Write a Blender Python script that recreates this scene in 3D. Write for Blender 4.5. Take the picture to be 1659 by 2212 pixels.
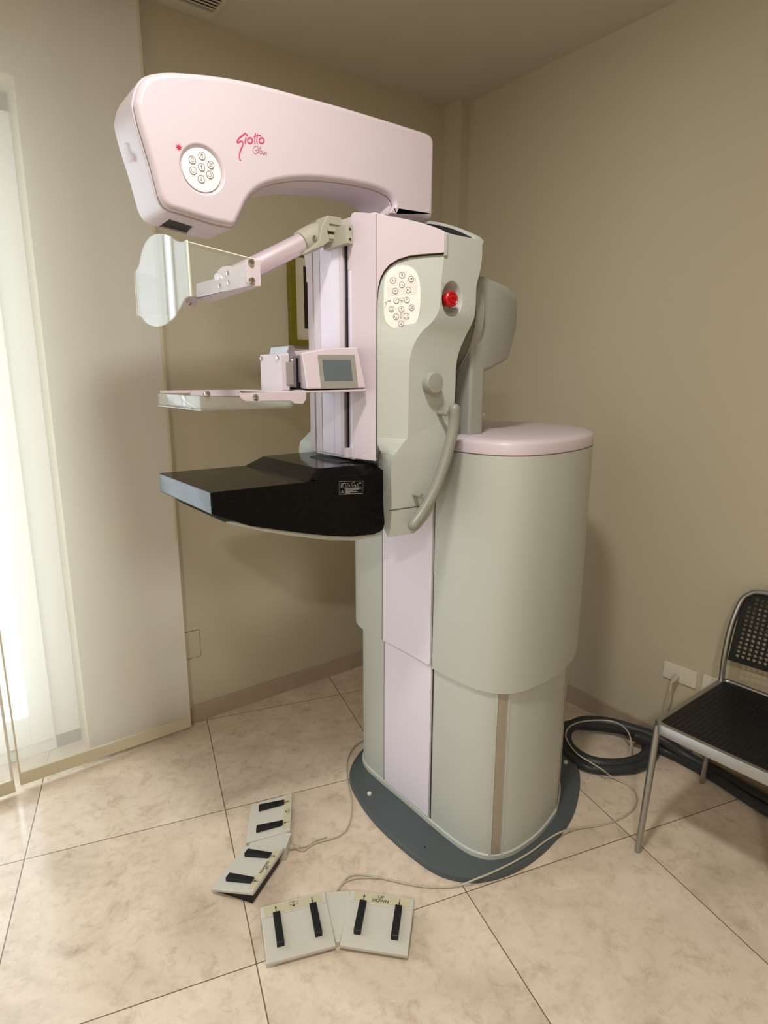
import bpy, math, random
from mathutils import Vector, Matrix
from mathutils.geometry import tessellate_polygon

# ------------------------------------------------------------------ camera, world, lights, exposure
SC = bpy.context.scene
for o in list(bpy.data.objects): bpy.data.objects.remove(o)
COL = SC.collection
IMW, IMH = 1659.0, 2212.0
F_PX, PITCH, ROLL, CAMH, YAW = 1313.74, -0.21683988, 0.00284527, 1.44088, 0.65559253
_c, _s = math.cos(YAW), math.sin(YAW)
M3 = Matrix(((_c, _s, 0), (-_s, _c, 0), (0, 0, 1)))
_fw = Vector((0, math.cos(PITCH), math.sin(PITCH))); _rt = Vector((1, 0, 0)); _up = _rt.cross(_fw)
FW = M3 @ _fw
RT = M3 @ (math.cos(ROLL)*_rt + math.sin(ROLL)*_up)
UP = M3 @ (-math.sin(ROLL)*_rt + math.cos(ROLL)*_up)
EYE = Vector((0, 0, CAMH))
cd = bpy.data.cameras.new('camera'); cam = bpy.data.objects.new('camera', cd); COL.objects.link(cam)
cd.sensor_fit = 'HORIZONTAL'; cd.sensor_width = 36.0; cd.lens = F_PX/IMW*36.0; cd.clip_start = 0.02
R = Matrix((RT, UP, -FW)).transposed().to_4x4(); R.translation = EYE
cam.matrix_world = R
SC.camera = cam

SC.view_settings.view_transform = 'Standard'; SC.view_settings.look = 'None'
SC.view_settings.gamma = 1.0; SC.view_settings.use_curve_mapping = False
SC.view_settings.exposure = 0.2

w = bpy.data.worlds.new('world'); SC.world = w; w.use_nodes = True
w.node_tree.nodes['Background'].inputs[0].default_value = (0.80, 0.93, 1.0, 1)
w.node_tree.nodes['Background'].inputs[1].default_value = 2.2

def area(name, loc, target, sx, sy, power, color, shape='RECTANGLE', spread=math.pi):
    l = bpy.data.lights.new(name, 'AREA'); l.shape = shape; l.size = sx; l.size_y = sy
    l.energy = power; l.color = color; l.spread = spread
    o = bpy.data.objects.new(name, l); COL.objects.link(o); o.location = loc
    d = (Vector(target)-Vector(loc)).normalized()
    o.rotation_euler = d.to_track_quat('-Z', 'Y').to_euler()
    return o
LAMP = (0.36, 0.55, 2.63)
WINX0, WINX1, WINZ = -2.30, 0.38, 2.34  # opening widened leftward out of view to let in more daylight
area('sky_light', (-0.96, 2.70, 1.20), (-0.96, 0, 1.20), 2.8, 2.3, 86, (0.80, 0.93, 1.0))
area('lamp_light', LAMP, (LAMP[0], LAMP[1], 0), 0.22, 0.22, 21, (1.0, 0.985, 0.935), 'DISK')
area('fill_light_rear', (-1.2, -1.1, 2.63), (-1.2, -1.1, 0), 0.22, 0.22, 39, (1.0, 0.985, 0.935), 'DISK')  # added fill lamp out of view, brightens the machine and walls

# ------------------------------------------------------------------ geometry helpers
def ray(x, y): return FW + RT*((x-IMW/2)/F_PX) - UP*((y-IMH/2)/F_PX)
def at(x, y, ax, v):
    """point of the place seen at photo position x, y on the plane X, Y or Z = v"""
    d = ray(x, y); i = 'XYZ'.index(ax); t = (v-EYE[i])/d[i]; return EYE + d*t
def atp(x, y, a, b):
    """the same on the upright plane through plan points a and b"""
    n = Vector((b[1]-a[1], -(b[0]-a[0]), 0)); d = ray(x, y)
    t = (Vector((a[0], a[1], 0))-EYE).dot(n)/d.dot(n); return EYE + d*t
Y0 = 1.395
def mir(p, k=1.0): return Vector((p[0], Y0+(Y0-p[1])*k, p[2]))
def V(*a): return Vector(a)

def catmull(pts, n=8, closed=False):
    P = [Vector(p) for p in pts]; out = []; m = len(P)
    segs = m if closed else m-1
    for i in range(segs):
        if closed: p0, p1, p2, p3 = P[(i-1) % m], P[i], P[(i+1) % m], P[(i+2) % m]
        else: p0, p1, p2, p3 = P[max(i-1, 0)], P[i], P[i+1], P[min(i+2, m-1)]
        for k in range(n):
            t = k/n
            out.append(0.5*((2*p1)+(-p0+p2)*t+(2*p0-5*p1+4*p2-p3)*t*t+(-p0+3*p1-3*p2+p3)*t**3))
    if not closed: out.append(P[-1])
    return out
def fillet(pts, rad, n=6):
    """round the corners of a closed 2D polygon"""
    out = []; m = len(pts)
    for i in range(m):
        p = Vector(pts[i][:2]); a = Vector(pts[i-1][:2]); b = Vector(pts[(i+1) % m][:2])
        r = rad[i] if isinstance(rad, (list, tuple)) else rad
        if r <= 0: out.append(p); continue
        u = (a-p); v = (b-p); la, lb = u.length, v.length; u /= la; v /= lb
        ang = math.acos(max(-1, min(1, u.dot(v))))
        if ang > 3.1: out.append(p); continue
        d = min(r/math.tan(ang/2), la*0.48, lb*0.48)
        s, e = p+u*d, p+v*d
        for k in range(n+1):
            t = k/n; out.append(s*(1-t)**2 + p*2*t*(1-t) + e*t*t)
    return out
def rrect(x0, x1, y0, y1, r, n=5):
    return fillet([(x0, y0), (x1, y0), (x1, y1), (x0, y1)], r, n)
def circ(n, r=1.0, ry=None, cx=0, cy=0, a0=0):
    ry = r if ry is None else ry
    return [Vector((cx+r*math.cos(a0+2*math.pi*k/n), cy+ry*math.sin(a0+2*math.pi*k/n))) for k in range(n)]

class MB:
    def __init__(s): s.v = []; s.f = []; s.m = []
    def add(s, vs, fs, mat=0):
        b = len(s.v); s.v += [Vector(p) for p in vs]
        for f in fs: s.f.append([b+i for i in f]); s.m.append(mat)
        return s
    def box(s, x0, x1, y0, y1, z0, z1, mat=0):
        vs = [(x, y, z) for x in (x0, x1) for y in (y0, y1) for z in (z0, z1)]
        return s.add(vs, [(0,1,3,2),(4,6,7,5),(0,4,5,1),(2,3,7,6),(0,2,6,4),(1,5,7,3)], mat)
    def hexa(s, a, b, mat=0):
        n = len(a)
        return s.add(list(a)+list(b), [tuple(range(n))[::-1], tuple(range(n, 2*n))]+[(i, (i+1) % n, n+(i+1) % n, n+i) for i in range(n)], mat)
    def prism(s, poly, off, mat=0):
        """closed 3D polygon pushed along off"""
        a = [Vector(p) for p in poly]; return s.hexa(a, [p+Vector(off) for p in a], mat)
    def loft(s, secs, mat=0, closed=True, caps=True):
        n = len(secs[0]); vs = [p for c in secs for p in c]; fs = []
        for i in range(len(secs)-1):
            for k in range(n if closed else n-1):
                k2 = (k+1) % n; fs.append((i*n+k, i*n+k2, (i+1)*n+k2, (i+1)*n+k))
        if caps: fs.append(tuple(range(n))[::-1]); fs.append(tuple((len(secs)-1)*n+k for k in range(n)))
        return s.add(vs, fs, mat)
    def tube(s, pts, r, seg=12, mat=0, round_ends=False, closed=False, flat=1.0):
        P = [Vector(p) for p in pts]; n = len(P); rr = list(r) if isinstance(r, (list, tuple)) else [r]*n
        T = []
        for i in range(n):
            a = P[(i-1) % n] if closed else P[max(i-1, 0)]; b = P[(i+1) % n] if closed else P[min(i+1, n-1)]
            T.append((b-a).normalized())
        ref = Vector((0, 0, 1)) if abs(T[0].z) < 0.9 else Vector((0, 1, 0))
        nrm = (ref-T[0]*ref.dot(T[0])).normalized(); secs = []
        if round_ends and not closed:
            P2, T2, R2 = [], [], []
            for k in range(4):
                a = math.pi/2*(k/4); P2.append(P[0]-T[0]*rr[0]*math.cos(a)); R2.append(max(rr[0]*math.sin(a), 1e-5)); T2.append(T[0])
            P2 += P; T2 += T; R2 += rr
            for k in range(3, -1, -1):
                a = math.pi/2*(k/4); P2.append(P[-1]+T[-1]*rr[-1]*math.cos(a)); R2.append(max(rr[-1]*math.sin(a), 1e-5)); T2.append(T[-1])
            P, T, rr = P2, T2, R2
        for i in range(len(P)):
            nrm = (nrm-T[i]*nrm.dot(T[i])).normalized(); bn = T[i].cross(nrm)
            secs.append([P[i]+(nrm*math.cos(2*math.pi*k/seg)*flat+bn*math.sin(2*math.pi*k/seg))*rr[i] for k in range(seg)])
        if closed:
            secs.append(secs[0]); return s.loft(secs, mat, caps=False)
        return s.loft(secs, mat)
    def lathe(s, c, axis, prof, seg=24, mat=0):
        """profile (radius, distance along axis)"""
        ax = Vector(axis).normalized(); ref = Vector((0, 0, 1)) if abs(ax.z) < 0.9 else Vector((0, 1, 0))
        u = (ref-ax*ref.dot(ax)).normalized(); v = ax.cross(u); c = Vector(c)
        secs = [[c+ax*h+(u*math.cos(2*math.pi*k/seg)+v*math.sin(2*math.pi*k/seg))*max(r, 1e-5) for k in range(seg)] for r, h in prof]
        return s.loft(secs, mat)
    def poly(s, pts, mat=0):
        """flat polygon, triangulated"""
        pts = [Vector(p) for p in pts]
        tr = tessellate_polygon([pts]); return s.add(pts, [tuple(t) for t in tr], mat)
    def ribbon(s, pts, wdt, n, mat=0, closed=False):
        """flat drawn stroke in a plane with normal n"""
        P = [Vector(p) for p in pts]; m = len(P); n = Vector(n).normalized(); L, Rr = [], []
        for i in range(m):
            a = P[(i-1) % m] if closed else P[max(i-1, 0)]; b = P[(i+1) % m] if closed else P[min(i+1, m-1)]
            t = (b-a).normalized(); d = n.cross(t)*(wdt[i] if isinstance(wdt, (list, tuple)) else wdt)/2
            L.append(P[i]+d); Rr.append(P[i]-d)
        fs = [(i, (i+1) % m, m+(i+1) % m, m+i) for i in range(m if closed else m-1)]
        return s.add(L+Rr, fs, mat)
    def build(s, name, mats, parent=None, bevel=0, bseg=3, smooth=32, label=None, bang=30, org=None, mesh_only=False):
        global ORG
        og = Vector(org) if org is not None else ORG
        me = bpy.data.meshes.new(name); me.from_pydata([p-og for p in s.v], [], s.f)
        if not isinstance(mats, (list, tuple)): mats = [mats]
        for m in mats: me.materials.append(m)
        me.polygons.foreach_set('material_index', s.m); me.validate()
        import bmesh
        bm = bmesh.new(); bm.from_mesh(me); bmesh.ops.recalc_face_normals(bm, faces=bm.faces); bm.to_mesh(me); bm.free()
        if smooth:
            me.shade_smooth(); me.set_sharp_from_angle(angle=math.radians(smooth))
        o = bpy.data.objects.new(name, me); COL.objects.link(o)
        if parent is not None: o.parent = parent
        else: o.location = og
        if label: o['label'] = label
        if bevel:
            b = o.modifiers.new('bevel', 'BEVEL'); b.width = bevel; b.segments = bseg; b.limit_method = 'ANGLE'
            b.angle_limit = math.radians(bang); b.harden_normals = False
            if smooth:
                me.set_sharp_from_angle(angle=math.radians(180))
                wn = o.modifiers.new('wn', 'WEIGHTED_NORMAL'); wn.keep_sharp = True
        return o
ORG = Vector((0, 0, 0))
def carve(o, cutters):
    """boolean away the cutters and keep only the resulting mesh"""
    for c in cutters:
        m = o.modifiers.new('cut', 'BOOLEAN'); m.object = c; m.operation = 'DIFFERENCE'; m.solver = 'EXACT'
    # cut before bevel
    bpy.context.view_layer.update()
    names = [m.name for m in o.modifiers if m.type != 'BOOLEAN']
    keep = [(m.type, m.width if m.type == 'BEVEL' else 0, m.segments if m.type == 'BEVEL' else 0) for m in o.modifiers if m.type != 'BOOLEAN']
    dg = bpy.context.evaluated_depsgraph_get()
    me = bpy.data.meshes.new_from_object(o.evaluated_get(dg)); o.modifiers.clear()
    o.data = me
    me.shade_smooth(); me.set_sharp_from_angle(angle=math.radians(38))
    wn = o.modifiers.new('wn', 'WEIGHTED_NORMAL'); wn.keep_sharp = True; wn.weight = 100
    for c in cutters: bpy.data.objects.remove(c)
def thing(name, loc, label, cat, group=None):
    global ORG
    o = bpy.data.objects.new(name, None); COL.objects.link(o); o.location = loc; o.empty_display_size = 0.1
    ORG = Vector(loc); tag(o, label, cat, group); return o
def tag(o, label, cat, group=None, kind=None):
    o['label'] = label; o['category'] = cat
    if group: o['group'] = group
    if kind: o['kind'] = kind
    return o
def struct(o, label=None):
    o['kind'] = 'structure'
    if label: o['label'] = label
    return o

# ------------------------------------------------------------------ materials
def srgb(r, g, b):
    f = lambda c: (c/255/12.92) if c/255 <= 0.04045 else ((c/255+0.055)/1.055)**2.4
    return (f(r), f(g), f(b), 1)
def mat(name, col, rough=0.5, metal=0.0, spec=0.5, bump=None, mottle=None, coat=0.0, trans=0.0, ior=1.45, alpha=1.0):
    m = bpy.data.materials.new(name); m.use_nodes = True; nt = m.node_tree; N = nt.nodes; L = nt.links
    b = N['Principled BSDF']; b.inputs['Base Color'].default_value = col
    b.inputs['Roughness'].default_value = rough; b.inputs['Metallic'].default_value = metal
    b.inputs['Specular IOR Level'].default_value = spec; b.inputs['IOR'].default_value = ior
    b.inputs['Coat Weight'].default_value = coat; b.inputs['Transmission Weight'].default_value = trans
    b.inputs['Alpha'].default_value = alpha
    tc = N.new('ShaderNodeTexCoord')
    if mottle:
        sc, amt = mottle
        nz = N.new('ShaderNodeTexNoise'); nz.inputs['Scale'].default_value = sc; nz.inputs['Detail'].default_value = 4
        L.new(tc.outputs['Object'], nz.inputs['Vector'])
        mx = N.new('ShaderNodeMix'); mx.data_type = 'RGBA'
        mx.inputs[6].default_value = tuple(c*(1-amt) for c in col[:3])+(1,)
        mx.inputs[7].default_value = tuple(min(1, c*(1+amt)) for c in col[:3])+(1,)
        L.new(nz.outputs['Fac'], mx.inputs[0]); L.new(mx.outputs[2], b.inputs['Base Color'])
    if bump:
        sc, st = bump
        nz = N.new('ShaderNodeTexNoise'); nz.inputs['Scale'].default_value = sc; nz.inputs['Detail'].default_value = 3
        L.new(tc.outputs['Object'], nz.inputs['Vector'])
        bp = N.new('ShaderNodeBump'); bp.inputs['Strength'].default_value = st; bp.inputs['Distance'].default_value = 0.001
        L.new(nz.outputs['Fac'], bp.inputs['Height']); L.new(bp.outputs['Normal'], b.inputs['Normal'])
    return m
WALL = mat('wall_paint', srgb(196, 186, 163), 0.75, spec=0.3, bump=(160, 0.10), mottle=(1.5, 0.03))
CEIL = mat('ceiling_paint', srgb(196, 189, 172), 0.85, spec=0.2, mottle=(1.2, 0.03))
BASEB = mat('baseboard_tile', srgb(178, 160, 140), 0.3, mottle=(14, 0.14))
LAV = mat('lavender_plastic', srgb(207, 192, 199), 0.36, spec=0.45, bump=(420, 0.05), mottle=(2, 0.015))
LAVD = mat('lavender_panel_plastic', srgb(229, 218, 233), 0.42, spec=0.4, bump=(420, 0.05), mottle=(2, 0.015))
GREY = mat('light_grey_plastic', srgb(188, 190, 183), 0.42, spec=0.45, bump=(500, 0.05), mottle=(2, 0.015))
GREY2 = mat('mid_grey_plastic', srgb(156, 155, 146), 0.4, spec=0.5, bump=(500, 0.04), mottle=(3, 0.02))
GREYT = mat('joint_grey_plastic', srgb(170, 166, 150), 0.45, spec=0.5, mottle=(12, 0.03))
DARKP = mat('charcoal_base_plate', srgb(82, 88, 90), 0.42, spec=0.4, bump=(300, 0.08), mottle=(8, 0.05))
BLACK = mat('black_plastic', srgb(13, 13, 14), 0.45, mottle=(20, 0.1))
BLACKG = mat('black_gloss', srgb(6, 6, 7), 0.12, mottle=(20, 0.1))
SEAM = mat('seam_shadow_gap', srgb(46, 43, 40), 0.8, mottle=(20, 0.05))
STRIP = mat('brown_grey_strip', srgb(160, 148, 132), 0.35, spec=0.5, mottle=(3, 0.08))
RINGM = mat('dark_grey_ring', srgb(112, 108, 98), 0.3, mottle=(6, 0.03))
HANDM = mat('handle_grey_plastic', srgb(142, 140, 130), 0.38, mottle=(6, 0.02))
SATIN = mat('satin_pink_metal', srgb(226, 208, 216), 0.34, metal=0.45, mottle=(6, 0.02))
KEYP = mat('cream_keypad', srgb(240, 237, 230), 0.4, mottle=(5, 0.01))
KEYG = mat('keypad_light_grey_field', srgb(228, 222, 216), 0.4, mottle=(5, 0.02))
INK = mat('brown_print', srgb(124, 96, 96), 0.6, mottle=(40, 0.05))
INKD = mat('dark_print', srgb(48, 44, 40), 0.6, mottle=(40, 0.05))
PINK = mat('rose_print', srgb(200, 70, 104), 0.5, mottle=(40, 0.08))
PINK2 = mat('rose_brown_print', srgb(186, 118, 128), 0.5, mottle=(40, 0.05))
REDP = mat('crimson_print', srgb(196, 30, 60), 0.5, mottle=(40, 0.05))
RED = mat('red_button_plastic', srgb(186, 14, 24), 0.3, mottle=(30, 0.08))
LCD = mat('lcd_glass', srgb(96, 104, 106), 0.18, mottle=(3, 0.05))
BEZEL = mat('bezel_grey', srgb(146, 142, 134), 0.45, mottle=(5, 0.02))
STEEL = mat('steel', srgb(200, 196, 190), 0.22, metal=1.0, mottle=(30, 0.08))
ALU = mat('brushed_aluminium', srgb(176, 176, 178), 0.34, metal=1.0, bump=(260, 0.05), mottle=(8, 0.06))
BEIGEP = mat('pedal_beige_plastic', srgb(196, 191, 180), 0.5, bump=(700, 0.12), mottle=(4, 0.02))
STRIPB = mat('pedal_label_tan', srgb(192, 182, 152), 0.5, mottle=(6, 0.03))
RUBBER = mat('hose_rubber', srgb(52, 55, 57), 0.42, mottle=(8, 0.12), bump=(200, 0.05))
CABLE = mat('cable_grey_beige', srgb(188, 178, 158), 0.5, mottle=(12, 0.05))
OLIVE = mat('olive_frame', srgb(118, 108, 10), 0.4, mottle=(30, 0.12))
MATB = mat('picture_mat', srgb(214, 204, 178), 0.7, mottle=(6, 0.02))
ARTD = mat('picture_dark', srgb(36, 30, 26), 0.35, mottle=(10, 0.2))
WHITE = mat('white_plate', srgb(222, 216, 200), 0.45, mottle=(6, 0.02))
FRAMEW = mat('window_frame_white', srgb(232, 232, 228), 0.4, mottle=(5, 0.02))
OUTF = mat('balcony_floor', srgb(200, 204, 204), 0.7, mottle=(20, 0.15))
CLEAR = mat('clear_acrylic', (0.97, 0.98, 0.97, 1), 0.015, trans=1.0, ior=1.49, mottle=(3, 0.01))

def sheer():
    m = bpy.data.materials.new('sheer_curtain_fabric'); m.use_nodes = True; nt = m.node_tree; N = nt.nodes; L = nt.links
    N.clear(); out = N.new('ShaderNodeOutputMaterial'); tc = N.new('ShaderNodeTexCoord')
    nz = N.new('ShaderNodeTexNoise'); nz.inputs['Scale'].default_value = 3.0; nz.inputs['Detail'].default_value = 5
    mp = N.new('ShaderNodeMapping'); mp.inputs['Scale'].default_value = (30, 1, 90)
    L.new(tc.outputs['Object'], mp.inputs['Vector']); L.new(mp.outputs[0], nz.inputs['Vector'])
    mx = N.new('ShaderNodeMix'); mx.data_type = 'RGBA'
    mx.inputs[6].default_value = srgb(246, 243, 236); mx.inputs[7].default_value = srgb(252, 250, 245)
    L.new(nz.outputs['Fac'], mx.inputs[0])
    d = N.new('ShaderNodeBsdfDiffuse'); t = N.new('ShaderNodeBsdfTranslucent'); tr = N.new('ShaderNodeBsdfTransparent')
    L.new(mx.outputs[2], d.inputs[0]); L.new(mx.outputs[2], t.inputs[0])
    a = N.new('ShaderNodeMixShader'); a.inputs[0].default_value = 0.16; L.new(d.outputs[0], a.inputs[1]); L.new(t.outputs[0], a.inputs[2])
    b = N.new('ShaderNodeMixShader'); b.inputs[0].default_value = 0.40; L.new(a.outputs[0], b.inputs[1]); L.new(tr.outputs[0], b.inputs[2])
    L.new(b.outputs[0], out.inputs[0]); return m
SHEER = sheer()
HEM = mat('curtain_hem_fabric', srgb(206, 194, 168), 0.9, spec=0.1, bump=(600, 0.2), mottle=(20, 0.04))
def glass():
    m = bpy.data.materials.new('window_glass'); m.use_nodes = True; nt = m.node_tree; N = nt.nodes; L = nt.links
    N.clear(); out = N.new('ShaderNodeOutputMaterial'); g = N.new('ShaderNodeBsdfGlossy'); g.inputs['Roughness'].default_value = 0.01
    t = N.new('ShaderNodeBsdfTransparent')
    f0 = N.new('ShaderNodeLayerWeight'); f0.inputs['Blend'].default_value = 0.5
    f1 = N.new('ShaderNodeMath'); f1.operation = 'POWER'; f1.inputs[1].default_value = 3.5; L.new(f0.outputs['Facing'], f1.inputs[0])
    f = N.new('ShaderNodeMath'); f.operation = 'MULTIPLY_ADD'; f.inputs[1].default_value = 0.6; f.inputs[2].default_value = 0.03; L.new(f1.outputs[0], f.inputs[0])
    x = N.new('ShaderNodeMixShader'); L.new(f.outputs[0], x.inputs[0]); L.new(t.outputs[0], x.inputs[1]); L.new(g.outputs[0], x.inputs[2])
    L.new(x.outputs[0], out.inputs[0]); return m
GLASS = glass()
def acrylic():
    m = bpy.data.materials.new('acrylic_sheet'); m.use_nodes = True; nt = m.node_tree; N = nt.nodes; L = nt.links
    N.clear(); out = N.new('ShaderNodeOutputMaterial'); g = N.new('ShaderNodeBsdfGlossy'); g.inputs['Roughness'].default_value = 0.03
    t = N.new('ShaderNodeBsdfTransparent'); t.inputs[0].default_value = (0.96, 0.965, 0.955, 1)
    d = N.new('ShaderNodeBsdfDiffuse'); d.inputs[0].default_value = (0.9, 0.9, 0.86, 1)
    y = N.new('ShaderNodeMixShader'); y.inputs[0].default_value = 0.07; L.new(t.outputs[0], y.inputs[1]); L.new(d.outputs[0], y.inputs[2])
    f0 = N.new('ShaderNodeLayerWeight'); f0.inputs['Blend'].default_value = 0.5
    f1 = N.new('ShaderNodeMath'); f1.operation = 'POWER'; f1.inputs[1].default_value = 3.5; L.new(f0.outputs['Facing'], f1.inputs[0])
    f = N.new('ShaderNodeMath'); f.operation = 'MULTIPLY_ADD'; f.inputs[1].default_value = 0.26; f.inputs[2].default_value = 0.03; L.new(f1.outputs[0], f.inputs[0])
    x = N.new('ShaderNodeMixShader'); L.new(f.outputs[0], x.inputs[0]); L.new(y.outputs[0], x.inputs[1]); L.new(g.outputs[0], x.inputs[2])
    L.new(x.outputs[0], out.inputs[0]); return m
ACRY = acrylic()
def carbon():
    m = mat('carbon_fibre_black', srgb(22, 21, 20), 0.10, spec=0.13)
    nt = m.node_tree; N = nt.nodes; L = nt.links; b = N['Principled BSDF']; tc = N.new('ShaderNodeTexCoord')
    mp = N.new('ShaderNodeMapping'); mp.inputs['Rotation'].default_value = (0.78, 0.78, 0.78)
    L.new(tc.outputs['Object'], mp.inputs['Vector'])
    ck = N.new('ShaderNodeTexWave'); ck.inputs['Scale'].default_value = 95; ck.inputs['Distortion'].default_value = 0.3
    L.new(mp.outputs[0], ck.inputs['Vector'])
    mx = N.new('ShaderNodeMix'); mx.data_type = 'RGBA'; mx.inputs[6].default_value = srgb(8, 8, 9); mx.inputs[7].default_value = srgb(26, 24, 22)
    L.new(ck.outputs['Fac'], mx.inputs[0]); L.new(mx.outputs[2], b.inputs['Base Color'])
    bp = N.new('ShaderNodeBump'); bp.inputs['Strength'].default_value = 0.04; bp.inputs['Distance'].default_value = 0.0006
    L.new(ck.outputs['Fac'], bp.inputs['Height']); L.new(bp.outputs['Normal'], b.inputs['Normal'])
    return m
CARBON = carbon()
TILE_ANG = 0.37719505-YAW
_g = M3 @ (Vector((-0.91454634, 1.48844185, 0))*CAMH)
def floor_mat():
    m = mat('floor_tiles', (0.5, 0.5, 0.5, 1), 0.16, spec=0.5); nt = m.node_tree; N = nt.nodes; L = nt.links; b = N['Principled BSDF']
    tc = N.new('ShaderNodeTexCoord')
    mp = N.new('ShaderNodeMapping'); mp.vector_type = 'TEXTURE'
    mp.inputs['Location'].default_value = (_g.x, _g.y, 0); mp.inputs['Rotation'].default_value = (0, 0, TILE_ANG)
    L.new(tc.outputs['Object'], mp.inputs['Vector'])
    br = N.new('ShaderNodeTexBrick'); br.offset = 0; br.squash = 1
    br.inputs['Scale'].default_value = 1; br.inputs['Brick Width'].default_value = 0.6; br.inputs['Row Height'].default_value = 0.6
    br.inputs['Mortar Size'].default_value = 0.0016; br.inputs['Mortar Smooth'].default_value = 0.1; br.inputs['Bias'].default_value = 0
    br.inputs['Color1'].default_value = (0, 0, 0, 1); br.inputs['Color2'].default_value = (1, 1, 1, 1); br.inputs['Mortar'].default_value = (0.5, 0.5, 0.5, 1)
    sh = N.new('ShaderNodeVectorMath'); sh.operation = 'ADD'; sh.inputs[1].default_value = (60, 60, 0); L.new(mp.outputs[0], sh.inputs[0])
    L.new(sh.outputs[0], br.inputs['Vector'])
    # per tile shift so that the stone pattern breaks at every joint
    sc = N.new('ShaderNodeVectorMath'); sc.operation = 'SCALE'; sc.inputs['Scale'].default_value = 7.0; L.new(br.outputs['Color'], sc.inputs[0])
    ad = N.new('ShaderNodeVectorMath'); ad.operation = 'ADD'; L.new(mp.outputs[0], ad.inputs[0]); L.new(sc.outputs[0], ad.inputs[1])
    def noise(s, det, rough, dist=0.0):
        n = N.new('ShaderNodeTexNoise'); n.inputs['Scale'].default_value = s; n.inputs['Detail'].default_value = det
        n.inputs['Roughness'].default_value = rough; n.inputs['Distortion'].default_value = dist; L.new(ad.outputs[0], n.inputs['Vector']); return n
    n1 = noise(3.2, 8, 0.62, 0.6); n2 = noise(13, 10, 0.75, 0.5); n3 = noise(30, 6, 0.65, 0.3)
    r1 = N.new('ShaderNodeValToRGB'); e = r1.color_ramp.elements
    e[0].position = 0.28; e[0].color = srgb(196, 177, 157); e[1].position = 0.74; e[1].color = srgb(236, 219, 200)
    k = e.new(0.5); k.color = srgb(222, 203, 183)
    L.new(n1.outputs['Fac'], r1.inputs[0])
    r2 = N.new('ShaderNodeValToRGB'); e = r2.color_ramp.elements
    e[0].position = 0.33; e[0].color = (0.66, 0.62, 0.57, 1); e[1].position = 0.47; e[1].color = (1, 1, 1, 1); L.new(n2.outputs['Fac'], r2.inputs[0])
    mx = N.new('ShaderNodeMix'); mx.data_type = 'RGBA'; mx.blend_type = 'MULTIPLY'; mx.inputs[0].default_value = 0.7
    L.new(r1.outputs[0], mx.inputs[6]); L.new(r2.outputs[0], mx.inputs[7])
    r3 = N.new('ShaderNodeValToRGB'); e = r3.color_ramp.elements
    e[0].position = 0.3; e[0].color = (0.78, 0.75, 0.70, 1); e[1].position = 0.5; e[1].color = (1, 1, 1, 1); L.new(n3.outputs['Fac'], r3.inputs[0])
    mx2 = N.new('ShaderNodeMix'); mx2.data_type = 'RGBA'; mx2.blend_type = 'MULTIPLY'; mx2.inputs[0].default_value = 0.6
    L.new(mx.outputs[2], mx2.inputs[6]); L.new(r3.outputs[0], mx2.inputs[7])
    mx3 = N.new('ShaderNodeMix'); mx3.data_type = 'RGBA'; mx3.inputs[7].default_value = srgb(112, 94, 78)
    L.new(br.outputs['Fac'], mx3.inputs[0]); L.new(mx2.outputs[2], mx3.inputs[6]); L.new(mx3.outputs[2], b.inputs['Base Color'])
    rr = N.new('ShaderNodeMapRange'); rr.inputs['To Min'].default_value = 0.08; rr.inputs['To Max'].default_value = 0.26
    L.new(n2.outputs['Fac'], rr.inputs['Value']); L.new(rr.outputs[0], b.inputs['Roughness'])
    bp = N.new('ShaderNodeBump'); bp.inputs['Strength'].default_value = 0.25; bp.inputs['Distance'].default_value = 0.001; bp.invert = True
    L.new(br.outputs['Fac'], bp.inputs['Height']); L.new(bp.outputs['Normal'], b.inputs['Normal'])
    return m
FLOOR = floor_mat()

# ------------------------------------------------------------------ the room
WL, WR, CZ = 2.36, 2.22, 2.68        # left wall plane (Y), right wall plane (X), ceiling
XB, YB = -2.6, -2.6                   # walls behind the camera
T = 0.2
struct(MB().box(XB-T, WR+T, YB-T, WL+T, -0.1, 0).build('floor', FLOOR, smooth=0))
struct(MB().box(XB-T, WR+T, YB-T, WL+T, CZ, CZ+0.1).build('ceiling', CEIL, smooth=0))
m = MB()
m.box(WINX1, WR+T, WL, WL+T, 0, CZ); m.box(XB-T, WINX0, WL, WL+T, 0, CZ); m.box(WINX0, WINX1, WL, WL+T, WINZ, CZ)
struct(m.build('wall_left', WALL, smooth=0))
struct(MB().box(WR, WR+T, YB-T, WL, 0, CZ).build('wall_right', WALL, smooth=0))
struct(MB().box(XB-T, XB, YB, WL, 0, CZ).build('wall_rear_left', WALL, smooth=0))
struct(MB().box(XB, WR, YB-T, YB, 0, CZ).build('wall_rear', WALL, smooth=0))
struct(MB().box(2.165, WR, 2.245, WL, 0, CZ).build('trim_1', WALL, smooth=0), 'narrow boxed pilaster in the corner of the two walls')
m = MB(); m.box(WINX1+0.0, 2.165, WL-0.012, WL, 0, 0.075)
struct(m.build('baseboard_left', BASEB, bevel=0.002))
m = MB(); m.box(WR-0.012, WR, YB, 2.245, 0, 0.075)
struct(m.build('baseboard_right', BASEB, bevel=0.002))

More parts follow.
